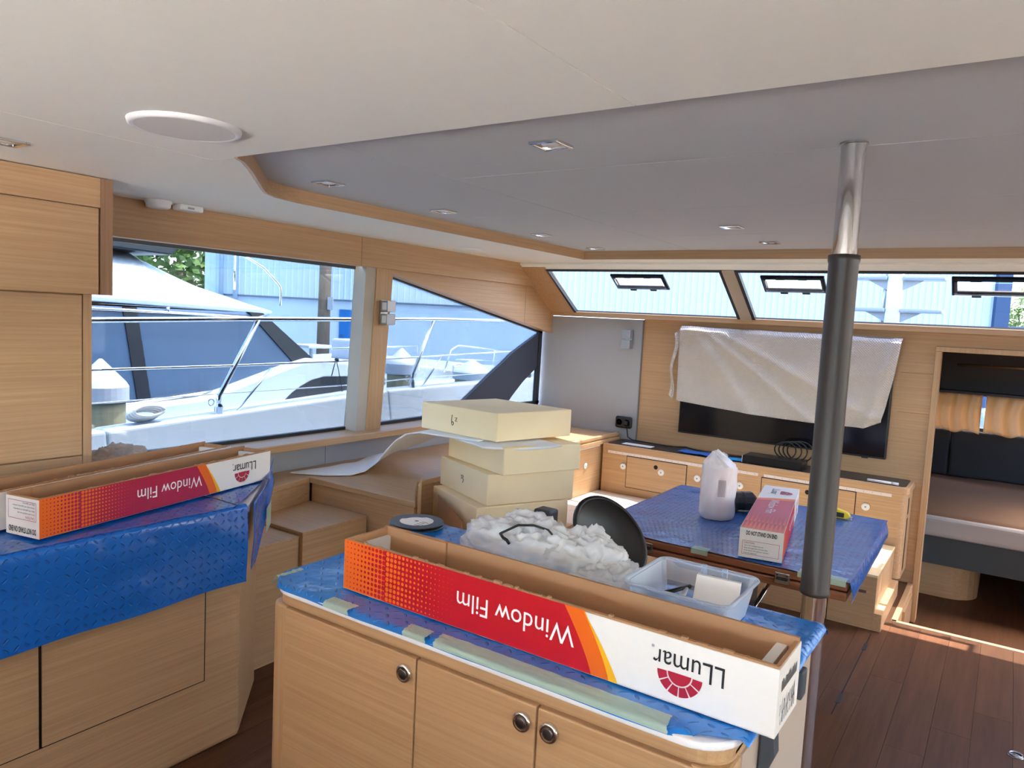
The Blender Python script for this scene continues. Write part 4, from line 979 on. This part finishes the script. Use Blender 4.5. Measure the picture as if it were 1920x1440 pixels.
make('label_edge', MB().box(-1.503, -1.5, 5.16, 5.30, .686, .735), PRINTWHITE, rc)
co = MB()
for k in range(4):
    r0 = .062+.004*k; pts = [(-1.245+.03*k-.0+r0*math.cos(t)*1.15, 5.28+.012*k+.01*math.sin(t*2), .79+r0*.95*math.sin(t)) for t in [2*math.pi*i/28 for i in range(29)]]
    co.tube(pts, .0048, 6)
tag(make('cable_coil', co, BLACK, smooth=True), 'coil of black cable standing on the receiver box', 'cable')
tag(make('power_cable', MB().tube([(-2.505, 5.418, .80), (-2.50, 5.40, .77), (-2.47, 5.36, .715), (-2.42, 5.34, .700), (-2.30, 5.34, .697), (-2.14, 5.345, .690), (-2.05, 5.33, .698), (-1.98, 5.335, .705), (-1.88, 5.33, .692), (-1.70, 5.30, .69), (-1.58, 5.27, .70), (-1.49, 5.345, .70)], .005, 6), BLACK, smooth=True), 'thin black power cord trailing from the outlet along the cabinet top', 'cord')
tag(make('blue_cloth', MB().grid(lambda u, v: (-1.98+.3*u, 5.17+.12*v, .690+.006*noise.noise((u*6, v*5, 0))+.004), 20, 10), mat('blue_cloth', (44, 104, 190), .6), smooth=True, solid=.003), 'folded blue cloth on the cabinet top left of the wrapped roll', 'cloth')
tag(make('blue_pouch', MB().grid(lambda u, v: (-1.62+.12*u, 5.165+.09*v, .691+.008*math.sin(u*3.1)*math.sin(v*3.1)), 14, 10), mat('cyan_pouch', (20, 150, 224), .35), smooth=True, solid=.003), 'bright blue plastic pouch beside the receiver box', 'pouch')
tag(make('white_strip', MB().box(-2.44, -2.2, 5.19, 5.27, .6835, .686), PRINTWHITE), 'white strip on the cabinet top below the outlet', 'paper')  # thin white strip lying on the black mat
tag(make('grey_bag', MB().grid(lambda u, v: (-1.76+.13*u, 5.24+.1*v, .692+.02*math.sin(u*3.1)*math.sin(v*3.1)*(1+.5*noise.noise((u*7, v*7, 0)))), 16, 10), BAG, smooth=True), 'clear crumpled bag lying behind the wrapped roll on the cabinet', 'bag')
pn = thing('marker_pen', 'white marker pen at the right end of the cabinet top', 'pen', (-.62, 5.2, .684))
make('barrel', MB().tube([(-.70, 5.17, .693), (-.56, 5.165, .693)], .008, 10), WHITE_PLASTIC, pn, smooth=True); make('cap', MB().tube([(-.56, 5.165, .693), (-.52, 5.163, .693)], .009, 10), mat('pale_cap', (214, 222, 230), .4), pn, smooth=True)
ou = thing('power_outlet', 'black double outlet with plug on the grey panel', 'outlet', (-2.54, 5.43, .77))
make('back_plate', MB().box(-2.612, -2.47, 5.405, 5.438, .772, .866), MATS['satin_black'], ou, bevel=.015, seg=3)
for a in (-2.575, -2.507):
    s_ = make('socket', MB().lathe((a, 5.405, .82), [(.0, .0), (.024, .0), (.026, .003), (.028, 0)], 18, (0, -1, 0), cap=False), BLACK, ou)
    make('socket_hole', MB().box(a-.008, a-.004, 5.402, 5.404, .814, .828).box(a+.004, a+.008, 5.402, 5.404, .814, .828), DARKGAP, s_)
make('plug', MB().box(-2.528, -2.49, 5.375, 5.405, .80, .836), BLACK, ou, bevel=.006)

# ---- wall lamps
def wall_lamp(label, base, ax, nrm):
    r = thing('wall_lamp', label, 'wall lamp', base, 'stacked cube wall lamps'); b = Vector(base); ax = Vector(ax); nrm = Vector(nrm)
    def cube(z0, z1, a0, a1, d0, d1):
        return MB().prism([b+ax*a0+nrm*d0+Vector((0, 0, z0)), b+ax*a1+nrm*d0+Vector((0, 0, z0)), b+ax*a1+nrm*d1+Vector((0, 0, z0)), b+ax*a0+nrm*d1+Vector((0, 0, z0))], (0, 0, z1-z0))
    make('back_plate', cube(0, .15, -.03, .03, 0, .012), STEEL, r)
    for z in (.0, .08):
        c = make('lamp_cube', cube(z, z+.068, -.036, .036, .012, .075), mat('satin_nickel', (168, 166, 168), .35, .7) if 'satin_nickel' not in MATS else MATS['satin_nickel'], r, bevel=.003)
        make('lamp_lens', cube(z+.012, z+.056, -.038, .02, .03, .066), mat('frosted_lens', (226, 226, 228), .3) if 'frosted_lens' not in MATS else MATS['frosted_lens'], c)
wall_lamp('stacked nickel wall lamp on the oak post between the port windows', (-3.255, 3.37, 1.525), (0, 1, 0), (1, 0, 0))
wall_lamp('stacked nickel wall lamp on the grey bulkhead panel', (-2.545, 5.438, 1.412), (1, 0, 0), (0, -1, 0))

# ---- ceiling fittings
def downlight(label, x, y, z):
    r = thing('downlight', label, 'downlight', (x, y, z), 'square recessed downlights'); a = math.radians(2)
    fr = MB(); t = .012; s = .047
    fr.box(x-s, x+s, y-s, y-s+t, z-.008, z+.004); fr.box(x-s, x+s, y+s-t, y+s, z-.008, z+.004); fr.box(x-s, x-s+t, y-s+t, y+s-t, z-.008, z+.004); fr.box(x+s-t, x+s, y-s+t, y+s-t, z-.008, z+.004)
    make('trim_ring', fr, CHROME, r, bevel=.002)
    make('reflector', MB().box(x-s+t, x+s-t, y-s+t, y+s-t, z-.003, z+.002), STEEL, r)
    make('lens', MB().lathe((x, y, z-.0032), [(.0, -.001), (.024, -.001), (.027, .0)], 24, cap=False), MATS['frosted_lens'], r, smooth=True)
DL = [(-1.127, 1.813, 'square downlight in the grey ceiling nearest the white panel edge'), (-2.276, 2.03, 'square downlight beside the curved corner of the grey ceiling'), (-2.295, 2.76, 'second square downlight from the curved corner along the tray edge'),
      (-2.32, 3.68, 'third square downlight from the curved corner along the tray edge'), (-2.345, 4.40, 'square downlight at the far port corner of the grey ceiling'), (-1.172, 3.56, 'square downlight in mid ceiling left of the pole, the nearer of two'), (-1.168, 4.22, 'square downlight in mid ceiling left of the pole, the farther of two')]
for x, y, l in DL: downlight(l, x, y, ZG)
downlight('square downlight in the white ceiling at the left edge', -2.47, .985, ZW)
sp = thing('ceiling_speaker', 'round white speaker cover on the white ceiling', 'speaker', (-1.765, 1.105, ZW))
make('rim', MB().lathe((-1.765, 1.105, ZW-.012), [(.118, .0015), (.124, .0), (.131, .002), (.134, .012)], 48, cap=False), WHITE_PLASTIC, sp, smooth=True)
make('grille', MB().lathe((-1.765, 1.105, ZW-.0105), [(.0, 0), (.118, .0)], 48, cap=False), mat('speaker_cloth', (222, 222, 218), .8, bump=.1, bscale=700), sp)
vt = thing('ceiling_speaker', 'round white flush cover on the white ceiling over the second port window', 'speaker', (-3.03, 3.93, ZW))
make('rim', MB().lathe((-3.03, 3.93, ZW-.005), [(.105, .0), (.112, .002), (.112, .005)], 40), WHITE_PLASTIC, vt)
make('grille', MB().lathe((-3.03, 3.93, ZW-.0065), [(.0, 0), (.10, .0), (.10, .003)], 40, cap=False), WHITE_LINER, vt)
sd = thing('smoke_detector', 'round white smoke detector under the ceiling by the tall cabinet', 'detector', (-3.17, 1.86, ZW-.03))
make('base', MB().lathe((-3.17, 1.86, ZW-.012), [(.055, 0), (.057, .012)], 32), WHITE_PLASTIC, sd); make('dome', MB().lathe((-3.17, 1.86, ZW-.034), [(.0, 0), (.042, .0), (.05, .006), (.052, .022)], 32, cap=False), WHITE_PLASTIC, sd, smooth=True)
sd2 = thing('motion_sensor', 'small boxy white sensor beside the round smoke detector', 'sensor', (-3.17, 2.0, ZW-.03))
make('case', MB().box(-3.205, -3.135, 1.945, 2.06, ZW-.028, ZW), WHITE_PLASTIC, sd2, bevel=.008, seg=3); make('led_window', MB().box(-3.135, -3.132, 1.98, 2.01, ZW-.02, ZW-.012), GREY_WALL, sd2)
sc2 = thing('dome_camera', 'small white dome camera in the port forward ceiling corner', 'camera', (-3.19, 5.0, ZW-.06))
make('housing', MB().lathe((-3.19, 5.0, ZW-.05), [(.03, 0), (.046, .012), (.055, .04), (.056, .05)], 30), WHITE_PLASTIC, sc2, smooth=False)
make('lens_ball', MB().lathe((-3.185, 4.99, ZW-.072), [(.0, 0), (.014, .003), (.024, .013), (.027, .027), (.022, .04)], 24, cap=False), MATS['satin_black'], sc2, smooth=True)
tag(make('beige_cloth', crumple(-3.06, 1.62, GC, .09, .14, .10, 9.1, .3), mat('beige_rag', (196, 182, 168), .9), smooth=True), 'crumpled beige cloth on the counter against the port window', 'cloth')

# ================================================================== OUTSIDE, PORT SIDE
struct(make('floor_sidedeck', MB().prism([(-4.35, -4, .50), (-3.42, -4, .50), (-3.42, 9, .56), (-4.35, 9, .60)], (0, 0, .05)), DECKWHITE))
bw = tag(make('bulwark', MB().prism([(-4.22, -4, .45), (-4.22, -4, .80), (-4.06, -4, .80), (-4.0, -4, .45)], (0, 6.1, .08)).prism([(-4.22, 2.1, .53), (-4.22, 2.1, .88), (-4.06, 2.1, .88), (-4.0, 2.1, .53)], (0, 2.2, .11)).prism([(-4.22, 4.3, .64), (-4.22, 4.3, .99), (-4.06, 4.3, .99), (-4.0, 4.3, .64)], (0, 3.2, .03)), DECKWHITE, bevel=.02, seg=3), 'white bulwark of the side deck outside the port windows', 'bulwark')
RX = -4.1
ra = thing('guard_rail', 'stainless guard rail with leaning stanchions outside the port windows', 'railing', (RX, 3.5, .9))
def rtube(name, pts, r): return make(name, MB().tube(pts, r, 10), CHROME, ra, smooth=True)
rtube('top_rail', [(RX, -1, 1.36), (RX, 2.09, 1.482), (RX, 3.08, 1.516), (RX, 3.95, 1.537), (RX, 4.86, 1.565), (RX, 6.0, 1.58), (RX, 7.5, 1.59)], .017)
rtube('middle_rail', [(RX, -1, 1.19), (RX, 2.09, 1.212), (RX, 2.9, 1.215), (RX, 3.93, 1.228), (RX, 4.75, 1.245), (RX, 5.98, 1.28), (RX, 7.5, 1.3)], .009)
rtube('wire', [(RX, -1, 1.02), (RX, 2.09, 1.03), (RX, 2.82, 1.04), (RX, 3.94, 1.045), (RX, 4.67, 1.07), (RX, 5.3, 1.075), (RX, 7, 1.1)], .004)
for y0, y1, z0, z1 in ((2.815, 3.10, .905, 1.516), (4.62, 4.87, .985, 1.565), (6.4, 6.65, 1.0, 1.585)):
    p_ = rtube('stanchion', [(RX, y0, z0), (RX, y0, z0+.12), (RX, y0+.03, z0+.17), (RX, y1, z1)], .016)
    make('stanchion_base', MB().lathe((RX, y0, z0-.005), [(.027, 0), (.027, .06), (.021, .075)], 16), CHROME, p_)
    make('eye_ring', MB().tube([(RX, y0-.055+.02*math.cos(t), z0+.085+.02*math.sin(t)) for t in [2*math.pi*i/16 for i in range(17)]], .004, 6), CHROME, p_)
    rtube('brace', [(RX, y0+.12, z0), (RX, y0+.39, z0+.285)], .009)
tag(make('tie_line', MB().tube([(RX-.0, 3.78, 1.235), (RX+.015, 3.75, 1.20), (RX+.01, 3.73, 1.12)], .004, 6).tube([(RX, 3.78, 1.235), (RX+.01, 3.80, 1.15), (RX+.01, 3.84, 1.0)], .003, 6).lathe((RX, 3.785, 1.235), [(.0, -.018), (.016, -.01), (.016, .01), (0, .018)], 10, cap=False), mat('dark_line', (30, 44, 44), .8), smooth=True), 'short dark line knotted on the middle guard rail', 'rope')

def pile(label, x, y, z, r, h=.19, low=-2.5):
    t = thing('dock_pile', label, 'pile', (x, y, low), 'capped mooring piles')
    make('post', MB().lathe((x, y, low), [(r*.94, 0), (r*.96, z-low-.5), (r*.93, z-low)], 26), wood('weathered_pile', 2, (122, 124, 104), (170, 158, 122), .85, fine=22) if 'weathered_pile' not in MATS else MATS['weathered_pile'], t, smooth=False)
    make('cap', MB().lathe((x, y, z-.05), [(r*1.0, 0), (r*1.06, .008), (r*1.06, .11), (r*.95, .14), (.012, .11+h), (.0, .11+h)], 28), DECKWHITE, t, smooth=False)
pile('capped mooring pile at the left of the first port window', -5.25, 2.67, .93, .17)
pile('capped mooring pile seen through the second port window beside the stanchion', -5.25, 5.74, 1.02, .155, .16)
pile('capped mooring pile farther off in the second port window', -6.6, 8.75, .73, .27, .19)

ya = thing('neighbour_yacht', 'white motor yacht with dark wraparound windows moored alongside', 'yacht', (-10, 5, -1.2))
YW = mat('yacht_white', (172, 180, 188), .3, coat=.2)
YG = mat('yacht_dark_glass', (66, 88, 112), .3)
YGL = mat('yacht_pillar', (20, 24, 32), .3)
# hard top: lofted sections across the beam
prof = [(1.0, 2.30, 1.62), (4.27, 2.22, 1.56), (5.11, 2.18, 1.545), (5.27, 2.11, 1.54), (5.54, 2.01, 1.535), (5.99, 1.85, 1.525), (6.48, 1.73, 1.515), (6.88, 1.62, 1.505), (7.2, 1.525, 1.50)]
def roofsec(t):  # t 0 near side .. 1 far side
    b = math.sin(math.pi*t)**.5
    out = []
    for y, zt, zb in prof:
        yy = y - (1-b)*.9*(max(0, y-4)/3.2)
        out.append((yy, zb+.06+(zt-zb-.06)*min(1, .0+b*1.25), zb))
    return out
mb = MB(); nx = 14; npf = len(prof)
vs = []; X0, X1 = -8.3, -12.6
for i in range(nx+1):
    s_ = roofsec(i/nx); x = X0+(X1-X0)*i/nx
    vs += [(x, a, zt) for a, zt, zb in s_]+[(x, a, zb) for a, zt, zb in s_]
fs = []; W_ = 2*npf
for i in range(nx):
    for k2 in range(npf-1):
        fs.append((i*W_+k2, i*W_+k2+1, (i+1)*W_+k2+1, (i+1)*W_+k2)); fs.append((i*W_+npf+k2, (i+1)*W_+npf+k2, (i+1)*W_+npf+k2+1, i*W_+npf+k2+1))
    fs.append((i*W_+npf-1, i*W_+W_-1, (i+1)*W_+W_-1, (i+1)*W_+npf-1))
fs.append(tuple(list(range(npf))+list(range(W_-1, npf-1, -1)))); fs.append(tuple([nx*W_+i for i in list(range(npf))+list(range(W_-1, npf-1, -1))]))
mb.add(vs, fs); make('hard_top', mb, YW, ya, smooth=False, bevel=.03)
def xprism(pts, x0, x1): return MB().prism([(x0, a, b) for a, b in pts], (x1-x0, 0, 0))
make('fly_screen', xprism([(1.5, 2.45), (4.57, 2.36), (5.43, 2.33), (5.29, 2.17), (4.57, 2.19), (1.5, 2.26)], -8.7, -12.2), YGL, ya, bevel=.02)
make('cabin_glass', xprism([(1.0, 1.53), (6.23, 1.51), (7.11, .89), (6.78, .83), (5.76, .54), (5.44, .46), (4.49, .40), (1.0, .40)], -8.2, -12.6), YG, ya, bevel=.03)
make('window_post', xprism([(4.40, 1.52), (4.56, 1.52), (4.74, .45), (4.58, .45)], -8.185, -8.2), YGL, ya)
make('windscreen_post', xprism([(6.03, 1.52), (6.25, 1.51), (7.12, .89), (6.80, .82)], -8.18, -8.25), YGL, ya)
make('window_sill_trim', MB().tube([(-8.16, 3.5, .415), (-8.16, 4.49, .43), (-8.16, 5.3, .50), (-8.16, 5.5, .53)], .022, 8), CHROME, ya, smooth=True)
make('topside', xprism([(-2, .40), (4.40, .415), (5.3, .47), (5.62, .55), (6.62, .84), (6.96, .915), (7.67, .86), (9.2, .78), (10.6, .62), (11.3, .5), (11.0, -1.2), (-2, -1.2)], -8.02, -12.8), YW, ya, bevel=.05, seg=3)
make('side_deck', xprism([(-2, .30), (4.4, .24), (8.2, .48), (12.6, .62), (12.0, -1.2), (-2, -1.2)], -7.7, -13.1), YW, ya, bevel=.05, seg=3)
make('bow_window', xprism([(6.49, .36), (6.62, .46), (6.76, .54), (6.95, .62), (7.17, .66), (7.9, .64), (8.4, .58), (8.4, .44)], -8.01, -8.03), YGL, ya)
make('eave_rail', MB().tube([(-8.18, 3.0, 1.50), (-8.18, 4.9, 1.475), (-8.18, 6.15, 1.445), (-8.2, 6.35, 1.50)], .018, 8).tube([(-8.18, 4.93, 1.475), (-8.18, 4.93, 1.54)], .02, 8), CHROME, ya, smooth=True)
make('grab_hoop', MB().tube([(-8.6, 6.11, 1.80), (-8.6, 6.11, 2.27), (-8.6, 6.30, 2.24), (-8.6, 6.56, 2.13), (-8.6, 6.80, 1.94), (-8.6, 6.86, 1.87), (-8.6, 6.86, 1.62)], .018, 8), CHROME, ya, smooth=True)
br = [(-7.9, 8.5, .62), (-7.9, 9.69, .65), (-7.9, 9.85, 1.02), (-7.9, 10.04, 1.1), (-7.95, 11.2, 1.02), (-8.1, 12.1, .97), (-8.5, 12.6, .95)]
make('bow_rail', MB().tube(br[1:], .016, 8).tube([(-7.9, 7.2, 1.06), (-7.9, 8.4, 1.08), (-7.9, 9.0, 1.1), (-7.9, 9.05, .7)], .016, 8).tube([(-7.95, 11.2, 1.02), (-7.95, 11.15, .6)], .012, 8).tube([(-7.9, 10.0, .86), (-8.0, 11.6, .8)], .010, 8).tube([(-8.05, 11.9, .98), (-8.05, 11.7, .6)], .012, 8), CHROME, ya, smooth=True)
make('deck_box', MB().box(-9.2, -8.3, 8.35, 8.75, .7, 1.14), YW, ya, bevel=.04)
make('helm_seat', MB().box(-8.9, -8.5, 7.30, 7.75, 1.02, 1.07), YW, ya, bevel=.02); make('seat_post', MB().tube([(-8.7, 7.52, .8), (-8.7, 7.52, 1.03)], .03, 10), YW, ya)
for k, (x, y, z) in enumerate(((-7.85, 10.0, .66), (-7.85, 10.35, .68))):
    mb = MB()
    for j in range(3): mb.tube([(x, y+.12*math.cos(t), z+.04*j+.05*math.sin(t)) for t in [2*math.pi*i/18 for i in range(19)]], .022, 6)
    tag(make('rope_coil', mb, mat('white_rope', (226, 222, 214), .9) if 'white_rope' not in MATS else MATS['white_rope'], smooth=True), ['left coil of pale rope on the yacht foredeck', 'right coil of pale rope on the yacht foredeck'][k], 'rope', 'rope coils on the yacht')
mb = MB()
for j in range(4): mb.tube([(-4.17+.025*j, 2.36+.09*math.cos(t), .93+.012*j+.03*math.sin(t)) for t in [2*math.pi*i/18 for i in range(19)]], .010, 6)
tag(make('rope_coil', mb, MATS['white_rope'], smooth=True), 'pale rope coil lying on the bulwark beside the near mooring pile', 'rope', 'rope coils on the dock')

# building across the water
TH = math.radians(31); DV = Vector((math.cos(TH), math.sin(TH), 0)); NV = Vector((math.sin(TH), -math.cos(TH), 0)); P0 = Vector((-17.3, 25.35, 0))
def bp_(s, z, off=0): return P0+DV*s+NV*off+Vector((0, 0, z))
bl = thing('warehouse', 'long pale blue ribbed metal warehouse beyond the boats', 'building', tuple(P0+Vector((0, 0, -1.2))))
SIDING = mat('blue_siding', (214, 228, 240), .5, var=.04, vscale=2)
LOWER = mat('pale_blue_block', (222, 232, 244), .6, var=.03, vscale=1)
def siding(s0, s1, z0, z1):
    mb = MB(); s = s0; pr = []
    while s < s1: 
        pr += [(s, 0), (s+.19, 0), (s+.205, .03), (s+.235, .03)]; s += .25
    vs = [bp_(a, z0, o) for a, o in pr]+[bp_(a, z1, o) for a, o in pr]; n_ = len(pr)
    return mb.add(vs, [(i, i+1, n_+i+1, n_+i) for i in range(n_-1)])
make('siding_panel', siding(-12.9, 19.3, 2.0, 12), SIDING, bl)
make('lower_wall', MB().prism([bp_(-12.9, -1.2, -.2), bp_(19.3, -1.2, -.2), bp_(19.3, 2.0, -.2), bp_(-12.9, 2.0, -.2)], NV*.15), LOWER, bl)
make('drip_edge', MB().prism([bp_(-12.9, 1.97, 0), bp_(19.3, 1.97, 0), bp_(19.3, 2.05, 0), bp_(-12.9, 2.05, 0)], NV*.08), mat('drip_grey', (110, 124, 140), .6), bl)
make('end_column', MB().prism([bp_(19.2, -1, -.3), bp_(19.75, -1, -.3), bp_(19.75, 12, -.3), bp_(19.2, 12, -.3)], NV*.5), mat('column_blue', (58, 84, 118), .6), bl)
for a in (-12.1, -11.5): make('drain_pipe', MB().tube([bp_(a, 0, .2), bp_(a, 12, .2)], .09, 10), mat('pipe_blue', (190, 206, 222), .5) if 'pipe_blue' not in MATS else MATS['pipe_blue'], bl, smooth=True)
dr = make('door', MB().prism([bp_(-7.13, -.42, -.06), bp_(-6.25, -.42, -.06), bp_(-6.25, 1.64, -.06), bp_(-7.13, 1.64, -.06)], NV*.06), mat('door_blue', (24, 118, 190), .5), bl)
make('door_lever', MB().prism([bp_(-7.05, .55, 0), bp_(-6.93, .55, 0), bp_(-6.93, .59, 0), bp_(-7.05, .59, 0)], NV*.06), STEEL, dr)
up_ = thing('utility_pole', 'weathered wooden utility pole before the blue warehouse', 'pole', tuple(bp_(-7.45, -1.2, 1.2)))
make('shaft', MB().tube([bp_(-7.42, -1.2, 1.2), bp_(-7.35, 9, 1.2)], [.26, .2], 16), wood('pole_wood', 2, (120, 96, 78), (164, 138, 116), .9, fine=12), up_, smooth=True)
make('meter_box', MB().prism([bp_(-7.2, 1.6, 1.3), bp_(-7.0, 1.6, 1.3), bp_(-7.0, 2.1, 1.3), bp_(-7.2, 2.1, 1.3)], NV*.15), GREY_WALL, up_)
# fixed grey warehouse wing and fence seen at the far right of the windshield
wg = thing('blue_fence', 'blue ribbed fence beyond the warehouse corner', 'fence', tuple(bp_(24, -1.2, -4)))
mb = MB(); pr = []; s = 19.7
while s < 34: pr += [(s, 0), (s+.3, 0), (s+.34, .05), (s+.4, .05)]; s += .46
vs = [bp_(a, -1.2, -4+o) for a, o in pr]+[bp_(a, 2.3, -4+o) for a, o in pr]; n_ = len(pr)
make('fence_sheet', mb.add(vs, [(i, i+1, n_+i+1, n_+i) for i in range(n_-1)]), SIDING, wg); make('cap_rail', MB().prism([bp_(19.7, 2.3, -4), bp_(34, 2.3, -4), bp_(34, 2.4, -4), bp_(19.7, 2.4, -4)], NV*.1), MATS['drip_grey'], wg)

# mast with spreader platforms seen through the windshield
ms = thing('dock_mast', 'white mast with two pairs of bracket platforms beyond the windshield', 'mast', (-1.36, 11, -1))
make('column', MB().box(-1.46, -1.28, 10.9, 11.1, -1, 4.5), WHITE_GEL, ms, bevel=.03)
make('side_strut', MB().tube([(-1.56, 11.05, -1), (-1.50, 11.05, 2.1), (-1.46, 11.05, 2.6)], .03, 8), STEEL, ms, smooth=True)
for z in (2.36, 1.94):
    for sg in (-1, 1):
        x0 = -1.37+sg*.09; x1 = -1.37+sg*.58
        make('platform', MB().box(min(x0, x1), max(x0, x1), 10.85, 11.15, z, z+.055), YW, ms, bevel=.02)
        make('bracket', MB().prism([(x0, 10.98, z), (x0+sg*.24, 10.98, z), (x0, 10.98, z-.13)], (0, .05, 0)), YW, ms)

# trees
LEAF = mat('leaf_green', (104, 128, 62), .6, var=.3, vscale=3); BARK = mat('bark', (96, 82, 68), .9)
def tree(label, x, y, z, rad, h, n, seed):
    r = thing('leafy_tree', label, 'tree', (x, y, -1.2), 'trees behind the warehouse'); rnd = random.Random(seed); mb = MB()
    for k in range(n):
        d = Vector((rnd.gauss(0, 1), rnd.gauss(0, 1), rnd.gauss(0, 1))).normalized()*rad*rnd.uniform(.3, 1)**.5; c = Vector((x, y, z))+Vector((d.x, d.y, d.z*h))
        a = Vector((rnd.gauss(0, 1), rnd.gauss(0, 1), rnd.gauss(0, 1))).normalized(); b_ = a.orthogonal().normalized(); s = rad*rnd.uniform(.05, .11)
        mb.add([c-a*s, c+b_*s*.45, c+a*s, c-b_*s*.45], [(0, 1, 2, 3)])
    f_ = make('foliage', mb, LEAF, r); f_['kind'] = 'stuff'
    make('trunk', MB().tube([(x, y, -1.2), (x+.1, y, z-rad*.3), (x, y, z+rad*.2)], [.25, .18, .08], 10), BARK, r, smooth=True)
tree('broad green tree at the left end of the warehouse', -33, 20.4, 3.5, 3.4, 1.0, 2600, 1)
tree('small green tree past the warehouse corner at the far right', .9, 44, 2.6, 1.8, 1.2, 1500, 2)
struct(make('ground_quay', MB().box(-90, 90, -60, 120, -1.5, -1.2), mat('quay_water', (70, 92, 104), .18)))
for o in bpy.data.objects:
    if '_base' in o.keys(): del o['_base']
